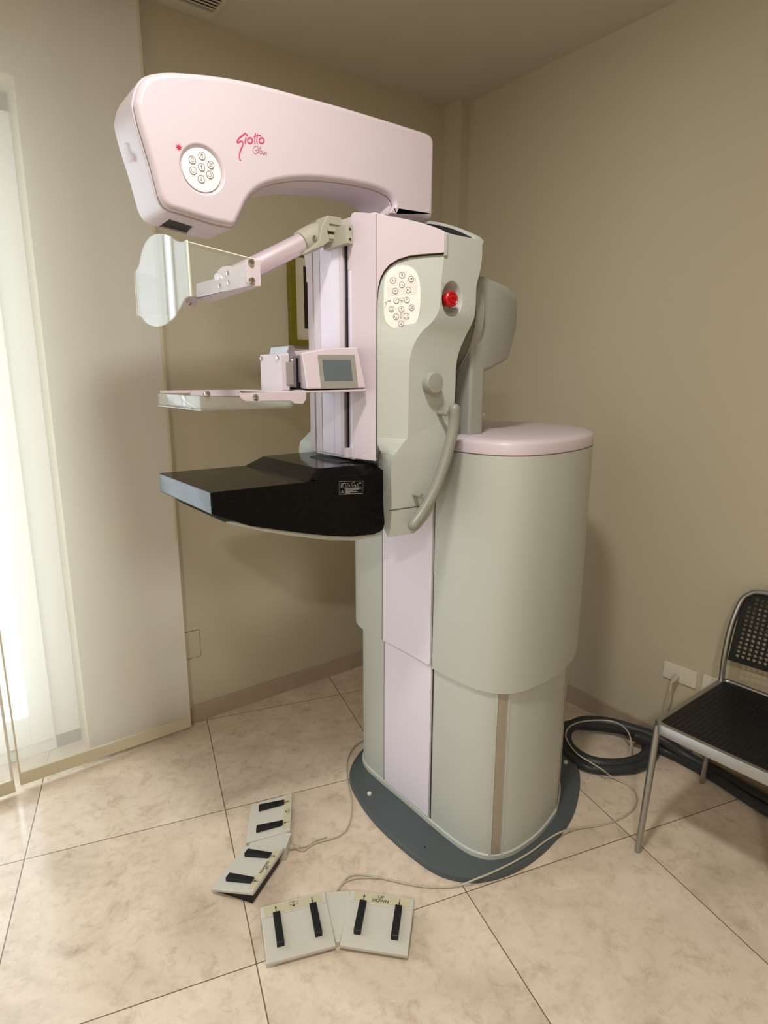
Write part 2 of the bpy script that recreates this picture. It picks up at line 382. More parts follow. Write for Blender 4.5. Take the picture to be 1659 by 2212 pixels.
# window in the left wall
ORG = Vector((0, 0, 0))
win = MB(); FY0, FY1 = 2.50, 2.55
for x0, x1 in ((WINX0, WINX0+0.06), (WINX1-0.095, WINX1), (-0.37, -0.30), (-1.34, -1.27)): win.box(x0, x1, FY0, FY1, 0, WINZ)
for z0, z1 in ((0, 0.06), (WINZ-0.06, WINZ)): win.box(WINX0, WINX1, FY0, FY1, z0, z1)
wf = struct(win.build('window_1', FRAMEW, bevel=0.003), 'white framed glazed balcony door behind the sheer curtain')
for x0, x1 in ((WINX0+0.06, -1.34), (-1.27, -0.37), (-0.30, WINX1-0.095)):
    s = MB()
    s.box(x0, x0+0.075, FY0-0.02, FY1-0.01, 0.06, WINZ-0.06); s.box(x1-0.08, x1, FY0-0.02, FY1-0.01, 0.06, WINZ-0.06)
    s.box(x0+0.075, x1-0.08, FY0-0.02, FY1-0.01, 0.06, 0.18); s.box(x0+0.075, x1-0.08, FY0-0.02, FY1-0.01, WINZ-0.15, WINZ-0.06)
    sh_ = s.build('sash', FRAMEW, wf, bevel=0.003)
    MB().box(x0+0.07, x1-0.075, FY0, FY0+0.006, 0.175, WINZ-0.145).build('pane', GLASS, sh_, smooth=0)
struct(MB().box(-3, 3, WL+T, 4.2, -0.15, -0.02).build('floor_outside', OUTF, smooth=0), 'pale balcony floor outside the glazed door')

# sheer curtain panels hanging in front of the window
def curtain(x0, x1, y, zb, label, group='sheer panel curtains by the window', lean=0.0):
    t = thing('panel_curtain', ((x0+x1)/2, y, zb), label, 'curtain', group)
    zt = CZ-0.02; fab = MB(); n = 26; rows = 14; vs = []
    for j in range(rows+1):
        z = zb+0.045+(zt-zb-0.045)*j/rows
        for i in range(n+1):
            u = i/n; vs.append((x0+(x1-x0)*u, y+0.004*math.sin(u*9+0.6)*(0.3+0.7*(1-j/rows))+0.002*math.sin(u*23+j*0.4), z))
    fab.add(vs, [(j*(n+1)+i, j*(n+1)+i+1, (j+1)*(n+1)+i+1, (j+1)*(n+1)+i) for j in range(rows) for i in range(n)])
    fab.build('fabric', SHEER, t, smooth=60)
    MB().box(x0, x1, y-0.005, y+0.005, zb, zb+0.048).build('hem_bar', HEM, t, bevel=0.002)
    for a, b in ((x1-0.009, x1), (x0, x0+0.006)): MB().box(a, b, y-0.0015, y+0.0015, zb+0.04, zt).build('side_hem', HEM, t, smooth=0)
    MB().box(x0, x1, y-0.012, y+0.012, zt, zt+0.02).build('rail', FRAMEW, t, smooth=0)
curtain(0.137, 0.757, 2.30, 0.020, 'sheer beige curtain panel covering the door edge and wall, right of the overlap')
curtain(-2.42, -1.265, 2.30, 0.020, 'unseen sheer curtain panel added to filter the daylight, furthest from the machine')  # unseen panel, added for its effect on the window light
curtain(-1.25, 0.120, 2.285, 0.012, 'sheer pale curtain panel at the left, lit by the glazed door behind it')
ORG = Vector((0, 0, 0))

# ceiling vent
t = thing('air_vent', (0.84, 2.15, CZ), 'slatted air grille in the ceiling above the curtain', 'vent')
vx0, vx1, vy0, vy1 = 0.60, 1.018, 2.02, 2.315
m = MB(); m.box(vx0, vx1, vy0, vy0+0.02, CZ-0.012, CZ); m.box(vx0, vx1, vy1-0.035, vy1, CZ-0.012, CZ)
m.box(vx0, vx0+0.02, vy0+0.02, vy1-0.035, CZ-0.012, CZ); m.box(vx1-0.016, vx1, vy0+0.02, vy1-0.035, CZ-0.012, CZ)
m.build('frame', CEIL, t, smooth=0)
MB().box(vx0+0.01, vx1-0.01, vy0+0.01, vy1-0.01, CZ-0.002, CZ+0.001).build('dark_backing', SEAM, t, smooth=0)
k = 0; y = vy0+0.022
while y < vy1-0.05:
    m = MB(); m.hexa([V(vx0+0.02, y, CZ-0.011), V(vx1-0.016, y, CZ-0.011), V(vx1-0.016, y+0.012, CZ-0.009), V(vx0+0.02, y+0.012, CZ-0.009)],
                     [V(vx0+0.02, y, CZ-0.0095), V(vx1-0.016, y, CZ-0.0095), V(vx1-0.016, y+0.012, CZ-0.003), V(vx0+0.02, y+0.012, CZ-0.003)])
    m.build('slat', CEIL, t, smooth=0); y += 0.018

# ceiling lamps (fittings of the lamp lights; the rear one is added for fill)
EMIT = bpy.data.materials.new('lamp_diffuser'); EMIT.use_nodes = True
_e = EMIT.node_tree.nodes['Principled BSDF']; _e.inputs['Emission Color'].default_value = (1, 0.86, 0.68, 1); _e.inputs['Emission Strength'].default_value = 6
for (lx, ly), lb in (((LAMP[0], LAMP[1]), 'round recessed ceiling lamp above the viewer'), ((-1.2, -1.1), 'added unseen fill lamp on the ceiling at the back of the room')):
    t = thing('ceiling_lamp', (lx, ly, CZ), lb, 'lamp', 'recessed ceiling lamps')
    MB().lathe((lx, ly, CZ), (0, 0, -1), [(0.14, -0.001), (0.14, 0.012), (0.125, 0.018), (0.115, 0.018), (0.115, 0.006), (0.0, 0.006)], 32).build('ring', WHITE, t)
    MB().lathe((lx, ly, CZ), (0, 0, -1), [(0.112, 0.007), (0.112, 0.012), (0.0, 0.014)], 32).build('diffuser', EMIT, t)

# picture on the left wall
px0, pz0, px1, pz1 = 1.303, 1.576, 1.76, 1.955
t = thing('framed_picture', ((px0+px1)/2, WL, pz0), 'olive framed picture on the wall behind the machine', 'picture')
fw_ = 0.03; m = MB()
for a in ((px0+fw_, px1-fw_, pz0, pz0+0.024), (px0+fw_, px1-fw_, pz1-0.024, pz1), (px0, px0+fw_, pz0, pz1), (px1-fw_, px1, pz0, pz1)):
    m.box(a[0], a[1], WL-0.025, WL-0.001, a[2], a[3])
m.build('frame', OLIVE, t, bevel=0.002)
MB().box(px0+0.02, px1-0.02, WL-0.012, WL-0.002, pz0+0.02, pz1-0.02).build('mat_board', MATB, t, smooth=0)
MB().box(px0+0.073, px1-0.07, WL-0.0135, WL-0.012, pz0+0.07, pz1-0.06).build('print', ARTD, t, smooth=0)

# blank cover plate in the left wall
t = MB().prism([V(x, WL-0.0035, z) for x, z in rrect(0.74, 0.838, 0.292, 0.41, 0.006)], (0, 0.003, 0))
MB().prism([V(x, WL-0.0012, z) for x, z in rrect(0.7385, 0.8395, 0.2905, 0.4115, 0.007)], (0, 0.001, 0)).build('x', SEAM, org=(0.79, WL, 0.29))
_gap = bpy.data.objects['x']; _gap.name = 'plate_gap'
tag(t.build('wall_cover_plate', WALL, bevel=0.001, org=(0.79, WL, 0.29)), 'blank painted cover plate low on the wall beside the curtain edge', 'cover plate')
_gap.location = (0, 0, 0); _gap.parent = bpy.data.objects['wall_cover_plate']

# ------------------------------------------------------------------ the machine
mach = thing('mammography_machine', (1.45, Y0, 0), 'large pink and grey mammography machine with overhanging arm on a telescopic column', 'medical machine')

def plan(near, kf=0.95, n=6):
    """closed plan outline: near half given front to back, the far half mirrored"""
    far = [(x, Y0+(Y0-y)*kf) for x, y in near[1:-1]][::-1]
    return catmull([Vector((x, y)) for x, y in near]+[Vector(p) for p in far], n, closed=True)
def ring(pl, z, sx=0.0):
    c = Vector((1.5, Y0)); return [Vector(((p.x-c.x)*(1+sx)+c.x, (p.y-c.y)*(1+sx)+c.y, z)) for p in pl]
def inset(pl, d):
    n = len(pl); out = []
    for i in range(n):
        t_ = (pl[(i+1) % n]-pl[i-1]).normalized(); nn = Vector((-t_.y, t_.x))
        if nn.dot(Vector((1.5, Y0))-pl[i]) < 0: nn = -nn
        out.append(pl[i]+nn*d)
    return out
SHR = plan([(1.165, Y0), (1.163, 1.25), (1.168, 1.13), (1.192, 1.06), (1.235, 1.02), (1.30, 1.003), (1.40, 1.005), (1.50, 1.025), (1.60, 1.062), (1.70, 1.13), (1.77, 1.22), (1.80, 1.31), (1.805, Y0)], 0.96)
LOWC = plan([(1.172, Y0), (1.171, 1.25), (1.176, 1.13), (1.200, 1.065), (1.24, 1.034), (1.30, 1.019), (1.40, 1.021), (1.50, 1.042), (1.555, 1.062), (1.66, 1.13), (1.72, 1.22), (1.75, 1.31), (1.755, Y0)], 0.88)
def zring(pl, z): return [Vector((p.x, p.y, z)) for p in pl]
PL = catmull([Vector(p) for p in ((1.040, 1.40), (1.040, 1.252), (1.058, 1.123), (1.104, 1.048), (1.174, 1.002), (1.286, 0.976), (1.427, 0.982), (1.585, 1.018), (1.75, 1.105), (1.835, 1.185), (1.885, 1.27), (1.91, 1.395), (1.88, 1.54), (1.78, 1.66), (1.6, 1.745), (1.4, 1.77), (1.26, 1.748), (1.165, 1.70), (1.098, 1.63), (1.062, 1.53))], 6, closed=True)
bp_ = MB().loft([zring(PL, 0.0), zring(PL, 0.016), zring(inset(PL, 0.003), 0.020)]).build('base_plate', DARKP, mach, smooth=40)
for x, y in ((798, 1716), (1222, 1648)):
    p = at(x, y, 'Z', 0.02); MB().lathe(p, (0, 0, 1), [(0.0075, 0), (0.0075, 0.006), (0.0055, 0.0085), (0, 0.0085)], 16).build('bolt', WHITE, bp_)
p = at(918, 1830, 'Z', 0.02); MB().lathe(p, (0, 0, 1), [(0.003, 0), (0.003, 0.001), (0, 0.001)], 12).build('bolt_hole', BLACK, bp_)
lc = MB().loft([zring(inset(LOWC, -0.004), 0.02), zring(inset(LOWC, -0.004), 0.034), zring(inset(LOWC, 0.001), 0.037), zring(inset(LOWC, 0.001), 0.60)]).build('lower_column', GREY, mach, smooth=40)
def strip_of(pl, sel, off, z0, z1, th=0.003, r=0.0):
    """curved panel following the plan outline where sel(p) holds, corners of its ends rounded"""
    n = len(pl); idx = {i for i in range(n) if sel(pl[i])}
    # order contiguous
    st = [i for i in idx if (i-1) % n not in idx][0]; seq = []
    i = st
    while i in idx: seq.append(i); i = (i+1) % n
    o1 = inset(pl, -off); o2 = inset(pl, -off+th); L = len(seq); m = MB()
    A = [o1[i] for i in seq]; B = [o2[i] for i in seq]
    # resample evenly
    d = [0.0]
    for k in range(1, L): d.append(d[-1]+(A[k]-A[k-1]).length)
    tot = d[-1]; K = 24
    us = [tot*(1-math.cos(math.pi*k/K))/2 for k in range(K+1)]
    def samp(P, u):
        for k in range(1, L):
            if d[k] >= u-1e-9:
                t_ = (u-d[k-1])/max(d[k]-d[k-1], 1e-9); return P[k-1].lerp(P[k], t_)
        return P[-1]
    secs = []
    for u in us:
        e = min(u, tot-u); dz = r-math.sqrt(max(0, r*r-(r-e)**2)) if e < r else 0
        a, b = samp(A, u), samp(B, u)
        secs.append([Vector((a.x, a.y, z0+dz)), Vector((a.x, a.y, z1-dz)), Vector((b.x, b.y, z1-dz)), Vector((b.x, b.y, z0+dz))])
    m.loft(secs); return m
fine = lambda pl: catmull(pl, 14, closed=True)
SHRF, LOWF = fine(SHR), fine(LOWC)
strip_of(LOWF, lambda p: p.x < 1.25 and 1.277 < p.y < 1.513, 0.0035, 0.042, 0.60, 0.006, 0.008).build('front_panel', LAVD, lc, smooth=40, label='lavender front panel of the lower column')
strip_of(LOWF, lambda p: p.x < 1.25 and 1.2695 < p.y < 1.2740, 0.0012, 0.040, 0.60, 0.003).build('panel_gap', SEAM, lc, smooth=40)
strip_of(LOWF, lambda p: p.x < 1.25 and 1.516 < p.y < 1.5195, 0.0012, 0.040, 0.60, 0.003).build('panel_gap', SEAM, lc, smooth=40)
strip_of(LOWF, lambda p: p.x < 1.30 and p.y < 1.2 and 1.217 < p.x < 1.240, 0.0008, 0.036, 0.60, 0.003).build('metal_strip', STRIP, lc, smooth=40, label='brown grey metal strip down the column corner')
strip_of(LOWF, lambda p: p.y < 1.3 and 1.538 < p.x < 1.556, 0.0020, 0.036, 0.60, 0.003).build('metal_strip', STRIP, lc, smooth=40, label='thin metal strip at the right edge of the column')
for a, b in ((1.2105, 1.2155), (1.2415, 1.2465)):
    strip_of(LOWF, lambda p: p.x < 1.30 and p.y < 1.2 and a < p.x < b, 0.004, 0.036, 0.60, 0.005).build('edge_bead', GREY, lc, smooth=40)
shr = MB().loft([zring(inset(SHR, 0.012), 0.575), zring(inset(SHR, 0.001), 0.573), zring(SHR, 0.580), zring(SHR, 1.2435)]).build('column_shroud', GREY, mach, smooth=40)
strip_of(SHRF, lambda p: p.x < 1.25 and 1.2745 < p.y < 1.5155, 0.0035, 0.580, 1.2430, 0.006, 0.010).build('front_panel', LAVD, shr, smooth=40, label='lavender front panel of the column shroud')
strip_of(SHRF, lambda p: p.x < 1.25 and 1.268 < p.y < 1.2725, 0.0010, 0.578, 1.2430, 0.003).build('panel_gap', SEAM, shr, smooth=40)
strip_of(SHRF, lambda p: p.x < 1.25 and 1.5175 < p.y < 1.5215, 0.0010, 0.578, 1.2430, 0.003).build('panel_gap', SEAM, shr, smooth=40)
lid = MB().loft([zring(inset(SHR, 0.006), 1.2435), zring(inset(SHR, 0.006), 1.2465), zring(SHR, 1.247), zring(SHR, 1.272), zring(inset(SHR, 0.004), 1.279), zring(inset(SHR, 0.016), 1.284),
                 zring(inset(SHR, 0.045), 1.2865), [Vector((1.49+(p.x-1.49)*0.5, Y0+(p.y-Y0)*0.5, 1.288)) for p in SHR]]).build('column_lid', LAV, mach, smooth=50, label='pale pink rounded lid on the column')

# neck and pivot housing behind the gantry
nk = MB(); nx1 = at(1047, 900, 'Y', 1.207).x
nk.prism([V(x, y, 1.286) for x, y in fillet([(1.226, 1.207), (nx1, 1.207), (nx1+0.02, Y0), (nx1, 1.58), (1.226, 1.58)], [0.01, 0.02, 0, 0.02, 0.01])], (0, 0, 0.26))
nko = nk.build('support_neck', GREY2, mach, bevel=0.003)
m = MB(); p = at(1043, 893, 'Y', 1.22)
m.lathe(p, (1, 0, 0), [(0.008, -0.01), (0.008, 0.002), (0, 0.003)], 12); m.build('screw', STEEL, nko)
HYN = 1.205
hp = [at(x, y, 'Y', HYN) for x, y in ((990, 600), (1048, 594), (1100, 617), (1121, 640), (1119, 705), (1101, 778), (1060, 800), (1000, 806))]
hpr = fillet([(max(p.x, 1.235), p.z) for p in hp], [0, 0.03, 0.04, 0.03, 0.06, 0.03, 0.04, 0])
hs = []
for yy, d in ((HYN, 0.016), (HYN+0.004, 0.006), (HYN+0.014, 0.0), (Y0, -0.006), (2*Y0-HYN-0.014, 0.0), (2*Y0-HYN-0.004, 0.006), (2*Y0-HYN, 0.016)):
    c = Vector((sum(p.x for p in hpr)/len(hpr), sum(p.y for p in hpr)/len(hpr)))
    hs.append([Vector((c.x+(p.x-c.x)*(1-d*7), yy, c.y+(p.y-c.y)*(1-d*7))) for p in hpr])
ph = MB().loft(hs).build('pivot_housing', GREY2, mach, smooth=50)
rr_ = MB().lathe((1.180, Y0, 1.615), (1, 0, 0), [(0.0, 0), (0.196, 0), (0.204, 0.006), (0.206, 0.036), (0.2, 0.0365), (0, 0.0365)], 72).build('rotation_ring', RINGM, mach, smooth=35)
MB().lathe((1.2165, Y0, 1.615), (1, 0, 0), [(0.0, 0), (0.199, 0), (0.199, 0.005), (0, 0.005)], 72).build('ring_gap', SEAM, rr_)
MB().lathe((1.2215, Y0, 1.615), (1, 0, 0), [(0.0, 0), (0.206, 0), (0.206, 0.03), (0.19, 0.05), (0, 0.05)], 72).build('ring_flange', GREY2, rr_)

# grey gantry body
SEC = [  # fold point, rear point (photo positions), their Y, front corner X, X of the cover joint, its Y
    ((838, 1161), (893, 1152), 1.170, 0.955, 0.955, 1.240),
    ((843, 1145), (912, 1135), 1.169, 0.955, 0.955, 1.238),
    ((846, 1100), (937, 1095), 1.168, 0.955, 0.950, 1.236),
    ((846, 1000), (966, 985), 1.168, 0.955, 0.945, 1.236),
    ((858, 975), (973, 950), 1.170, 0.925, 0.935, 1.236),
    ((876, 950), (979, 905), 1.173, 0.912, 0.922, 1.236),
    ((881, 935), (980, 890), 1.174, 0.912, 0.922, 1.236),
    ((884, 800), (984, 830), 1.176, 0.912, 0.922, 1.236),
    ((887, 768), (985, 795), 1.175, 0.912, 0.922, 1.236),
    ((896, 740), (991, 762), 1.172, 0.912, 0.922, 1.236),
    ((912, 716), (1004, 730), 1.166, 0.912, 0.922, 1.236),
    ((932, 697), (1016, 706), 1.158, 0.912, 0.922, 1.236),
    ((946, 676), (1025, 684), 1.152, 0.912, 0.922, 1.236),
    ((951, 650), (1028, 658), 1.150, 0.912, 0.922, 1.236),
    ((953, 610), (1029, 620), 1.150, 0.912, 0.922, 1.236),
    ((957, 575), (1036, 590), 1.150, 0.912, 0.922, 1.236),
    ((960, 545), (1041, 560), 1.150, 0.912, 0.922, 1.236),
    ((962, 503), (1042, 519), 1.150, 0.912, 0.922, 1.236)]
raw = []
for f, r, yy, cx, ax_, ay in SEC:
    F_, R_ = at(f[0], f[1], 'Y', yy), at(r[0], r[1], 'Y', yy)
    zc = F_.z; cy = 1.305 if cx < 0.95 else 1.25
    raw.append([Vector((cx, cy, zc)), Vector((ax_, ay, zc)), F_, R_, Vector((R_.x+0.022, 1.24, R_.z+0.004)), Vector((R_.x+0.03, Y0, R_.z+0.006))])
def refine(raw, n):
    out = []
    cols = list(zip(*raw)); cc = [catmull(c, n) for c in cols]
    return [list(s_) for s_ in zip(*cc)]
full = []
for s_ in refine(raw, 3):
    near = s_[:]; far = [mir(p) for p in near[:-1]]
    if 1.30 < near[1].z < 1.70: far[1].y -= 0.018; far[1].x += 0.004
    full.append(near+far[::-1])
gb = MB().loft(full).build('gantry_body', GREY, mach, bevel=0.007, bseg=4, bang=30)
# cut the dish of the emergency button and the slot in the top
ec = at(977, 647, 'Y', 1.150); er = 0.030
cut1 = MB().lathe((ec.x+0.001, 1.150-0.004, ec.z), (0, 1, 0), [(0.043, -0.012), (0.039, 0), (0.033, 0.008), (0.026, 0.026), (0.022, 0.034), (0, 0.036)], 40).build('cutter', GREY)
for v in cut1.data.vertices: v.co.z = (v.co.z-(cut1.data.vertices[-1].co.z))*1.25+cut1.data.vertices[-1].co.z
carve(gb, [cut1])
rim = [at(x, y, 'X', 1.190) for x, y in ((1041, 516), (1030, 508), (1015, 501), (1000, 494.5), (985, 489), (970, 485), (952, 481.5), (938, 479.5))]
rim = [V(p.x, max(p.y, 1.152), p.z) for p in rim]; rim.append(V(1.190, Y0, rim[-1].z+0.003))
def rimsec(p, x0, x1, dz): return [V(x0, p.y, p.z-dz), V(x1, p.y, p.z-dz-0.002), V(x1, p.y, 1.772), V(x0, p.y, 1.772)]
rpts = rim+[mir(p) for p in rim[:-1]][::-1]
MB().loft([rimsec(p, 1.172, 1.200, 0) for p in rpts]).build('rear_rim', GREY, gb, smooth=50)
MB().loft([rimsec(p, 1.170, 1.174, 0.007) for p in rpts[1:-1]]).build('rim_slot_shade', BLACK, gb, smooth=50)  # black strip painting in the slot and the shade inside the rim
eb = MB().lathe((ec.x-0.004, 1.150+0.028, ec.z), (-0.12, -1, 0.0), [(0.014, -0.004), (0.014, 0.022), (0.0185, 0.024), (0.0195, 0.028), (0.0185, 0.036), (0.015, 0.039), (0.013, 0.037), (0.009, 0.037), (0.0085, 0.040), (0.004, 0.040), (0.0035, 0.036), (0, 0.036)], 32, 0)
eb.build('emergency_button', RED, gb, label='red round emergency stop button')
# seam across the lower part of the body
sm = MB(); q0 = at(839, 1103, 'Y', 1.168); q1 = at(905, 1097, 'Y', 1.168)
sm.ribbon([V(q0.x-0.0, 1.1670, q0.z), V(q1.x, 1.1672, q0.z-0.001), V(q1.x+0.03, 1.1672, q0.z-0.001)], 0.0018, (0, -1, 0)); sm.build('body_joint', SEAM, gb, smooth=0)

# pink side covers of the gantry (near one with the long tongue), mirrored on the far side
C_ = (0.900, 1.298); A_ = (0.914, 1.230); Fu = at(962, 520, 'Y', 1.143); FuP = (Fu.x, Fu.y)
cols = []
for x, yt, yb in ((758, 467, None), (760, 461, None), (766, 458, None), (785, 459, None), (806, 461, None), (812, 462, None)):
    pt = atp(x, yt, C_, A_); cols.append((pt, 1.236))
for x, yt, yb in ((814, 462, 655), (817, 463, 620), (822, 463, 600), (830, 465, 585), (842, 467, 571), (860, 470, 560), (885, 475, 552), (910, 481, 549), (935, 489, 547), (955, 497, 546), (961, 500, 545)):
    pt = atp(x, yt, A_, FuP); pb = atp(x, yb, A_, FuP); cols.append((pt, pb.z))
secs = []; nrm = []
for i, (p, zb) in enumerate(cols):
    a = cols[max(i-1, 0)][0]; b = cols[min(i+1, len(cols)-1)][0]; t_ = Vector((b.x-a.x, b.y-a.y, 0)).normalized(); n_ = Vector((-t_.y, t_.x, 0))
    if n_.y < 0 and n_.x < 0: n_ = -n_
    if n_.dot(Vector((1.05, Y0, 0))-Vector((p.x, p.y, 0))) < 0: n_ = -n_
    secs.append([Vector((p.x, p.y, zb)), Vector((p.x, p.y, (zb+p.z)/2)), Vector((p.x, p.y, p.z)), Vector((p.x, p.y, p.z))+n_*0.016, Vector((p.x, p.y, zb))+n_*0.016])
sc1 = MB().loft(secs).build('side_cover', LAV, mach, bevel=0.004, bseg=3, bang=40, label='pink side cover with a tongue over the keypad')
def farpt(p, k_):
    q_ = mir(p)
    if q_.x < 0.95 and k_ in (0, 1, 4): q_.y = 1.492+(q_.y-1.492)*0.66
    if k_ == 1: q_.z = max(q_.z, 1.715) if q_.x < 0.95 else q_.z
    return q_
MB().loft([[farpt(p, k_) for k_, p in enumerate(s_)] for s_ in secs]).build('side_cover', LAV, mach, bevel=0.004, bseg=3, bang=40)
# dark joint line between cover and body
j = MB(); pts = [atp(x, y, A_, FuP)+V(0.003, 0.004, 0) for x, y in ((813, 990), (813, 800), (813, 655), (816.5, 622), (822, 602), (830, 587), (842, 573), (860, 562), (885, 554), (910, 551), (935, 549), (962, 547))]
j.ribbon(pts, 0.0032, (-0.5, -0.85, 0)); j.build('cover_joint', SEAM, mach, smooth=0)
MB().prism([at(x, y, 'Y', 1.1455) for x, y in ((963, 502), (968.5, 503.5), (967, 553), (960, 552))], (0, 0.006, 0)).build('cover_rim', GREY, gb, bevel=0.0015)
# top cap of the gantry between the two covers
tc_ = MB(); zt = atp(766, 458, C_, A_).z-0.006
tc_.hexa([V(0.903, 1.300, zt), V(0.92, 1.235, zt-0.001), V(Fu.x, 1.155, 1.784), V(1.10, 1.155, 1.782), V(1.10, 2*Y0-1.155, 1.782), V(Fu.x, 2*Y0-1.155, 1.784), V(0.92, 2*Y0-1.235, zt-0.001), V(0.903, 2*Y0-1.300, zt)],
         [V(0.903, 1.300, 1.70), V(0.92, 1.235, 1.70), V(Fu.x, 1.155, 1.70), V(1.10, 1.155, 1.70), V(1.10, 2*Y0-1.155, 1.70), V(Fu.x, 2*Y0-1.155, 1.70), V(0.92, 2*Y0-1.235, 1.70), V(0.903, 2*Y0-1.300, 1.70)])
tc_.build('top_cover', LAV, mach, bevel=0.003)

# guide rail on the front of the gantry
gr = MB().box(0.904, 0.93, 1.30, 2*Y0-1.30, 1.232, 1.80).build('guide_rail', LAVD, mach, bevel=0.001)
yl = [1.3005, 1.3245, 1.3335, 1.3500, 1.3830, 1.4440, 1.4760, 1.4870]
zt = 1.795
MB().box(0.898, 0.906, 1.3255, 1.3305, 1.262, zt).build('slot', BLACK, gr, smooth=0)
MB().box(0.8935, 0.905, 1.334, 1.3505, 1.240, zt).build('rail_edge', LAV, gr, bevel=0.0015)
MB().box(0.8955, 0.905, 1.3520, 1.3828, 1.240, zt).build('rail_strip', LAVD, gr, bevel=0.0008)
MB().box(0.8955, 0.905, 1.3836, 1.4430, 1.240, zt).build('rail_strip', LAVD, gr, bevel=0.0008)
MB().box(0.8945, 0.905, 1.4440, 1.4740, 1.240, zt).build('rail_strip', LAV, gr, bevel=0.0008)
MB().box(0.8900, 0.910, 1.3130, 1.3330, 1.236, 1.262).build('rail_stop', LAV, gr, bevel=0.0015)

# detector (black carbon table)
DYN, DYF = 1.239, 1.584; dx0 = 0.485
top = [(at(457, 1065, 'Y', DYN)), ]
zT, zS = 1.2005, 1.2255
sxn = at(690, 1035, 'Y', DYN).x
prof = [(dx0, 1.152), (0.575, 1.113), (0.69, 1.081), (0.78, 1.058), (0.85, 1.045), (0.92, 1.040), (0.948, 1.046), (0.958, 1.066), (0.962, 1.10), (0.962, 1.2005)]
m = MB(); chx = 0.030
pts_low = [(x, z) for x, z in prof]
tp_ = [(0.755, 1.2055), (0.742, 1.1995), (dx0, zT)]
sideN = [Vector((x, DYN, z)) for x, z in pts_low+tp_]
sideF = [Vector((x, DYF, z)) for x, z in pts_low+tp_]
m.hexa(sideN, sideF)
det = m.build('detector_table', CARBON, mach, bevel=0.003, bseg=2, bang=35, label='glossy black carbon fibre detector table')
m = MB()
B_ = [V(0.752, DYN+0.001, 1.2045), V(0.962, DYN+0.001, 1.2000), V(0.962, DYF-0.001, 1.2000), V(0.752, DYF-0.001, 1.2045), V(0.722, DYF-0.004, 1.1995), V(0.724, DYN+0.004, 1.1995)]
T_ = [V(0.780, DYN+0.021, zS), V(0.930, DYN+0.014, zS), V(0.945, DYF-0.018, zS), V(0.785, DYF-0.020, zS), V(0.767, DYF-0.030, zS), V(0.767, DYN+0.034, zS)]
m.hexa(B_, T_); m.build('table_shoulder', CARBON, det, bevel=0.002, bseg=2)
m = MB().prism([V(0.862, y, zS) for y in (1.31, 1.34, 1.45, 1.46)]+[V(0.899, y, zS) for y in (1.47, 1.30)], (0, 0, 0.002)); m.build('gap_cover', BLACK, det, smooth=0)
m = MB()   # pale tray under the table
pr_ = [(0.52, 1.130), (0.60, 1.102), (0.70, 1.072), (0.80, 1.046), (0.88, 1.033), (0.955, 1.030), (0.955, 1.06), (0.60, 1.12)]
pr2 = [(0.53, 1.125), (0.62, 1.093), (0.70, 1.068), (0.80, 1.042), (0.88, 1.028), (0.955, 1.026), (0.955, 1.06), (0.60, 1.12)]
m.loft([[Vector((x, DYN+0.012, z)) for x, z in pr_], [Vector((x, DYN+0.03, z-0.004)) for x, z in pr2], [Vector((x, DYF-0.03, z-0.004)) for x, z in pr2], [Vector((x, DYF-0.012, z)) for x, z in pr_]])
m.build('table_underside', GREY, det, smooth=40, label='pale grey tray under the black table')
# printed warning label on the side of the table
LBL = mat('label_print_grey', srgb(150, 148, 142), 0.5, mottle=(60, 0.05))
m = MB(); D_ = lambda x, y: at(720+x/20.74, 1030+y/20.74, 'Y', DYN-0.0006)
nY = (0, -1, 0)
m.ribbon([D_(*p) for p in ((260, 210), (1340, 185), (1330, 760), (258, 790))], 0.0010, nY, closed=True)
m.ribbon([D_(*p) for p in ((490, 510), (1275, 495), (1265, 745), (490, 760))], 0.0011, nY, closed=True)
for a, b in (((545, 545), (1230, 535)), ((545, 585), (1130, 572)), ((545, 615), (860, 610)), ((545, 655), (1050, 645)), ((545, 690), (1160, 680)), ((545, 725), (760, 722))):
    m.ribbon([D_(*a), D_(*b)], 0.0012, nY)
m.ribbon([D_(*p) for p in ((400, 600), (465, 715), (330, 720))], 0.0016, nY, closed=True)
m.ribbon([D_(*p) for p in ((398, 640), (400, 690))], 0.0012, nY)
m.ribbon([D_(*p) for p in ((350, 290), (420, 290), (430, 490), (345, 490))], 0.0012, nY, closed=True); m.ribbon([D_(430, 300), D_(520, 275)], 0.0022, nY)
m.ribbon([D_(355, 470), D_(410, 310)], 0.0012, nY)
m.ribbon([D_(*p) for p in ((560, 300), (700, 285), (650, 350), (630, 470), (560, 430))], 0.0010, nY, closed=True); m.ribbon([D_(715, 350), D_(725, 430)], 0.0024, nY)
m.ribbon([D_(*p) for p in ((800, 335), (930, 215), (965, 360), (860, 425))], 0.0010, nY, closed=True); m.ribbon([D_(990, 360), D_(1010, 460)], 0.0022, nY)
m.ribbon([D_(*p) for p in ((1090, 280), (1150, 280), (1130, 465), (1090, 465))], 0.0010, nY, closed=True); m.ribbon([D_(1160, 280), D_(1260, 275)], 0.0026, nY)
m.build('warning_label', LBL, det, smooth=0, label='small rectangular printed warning label')

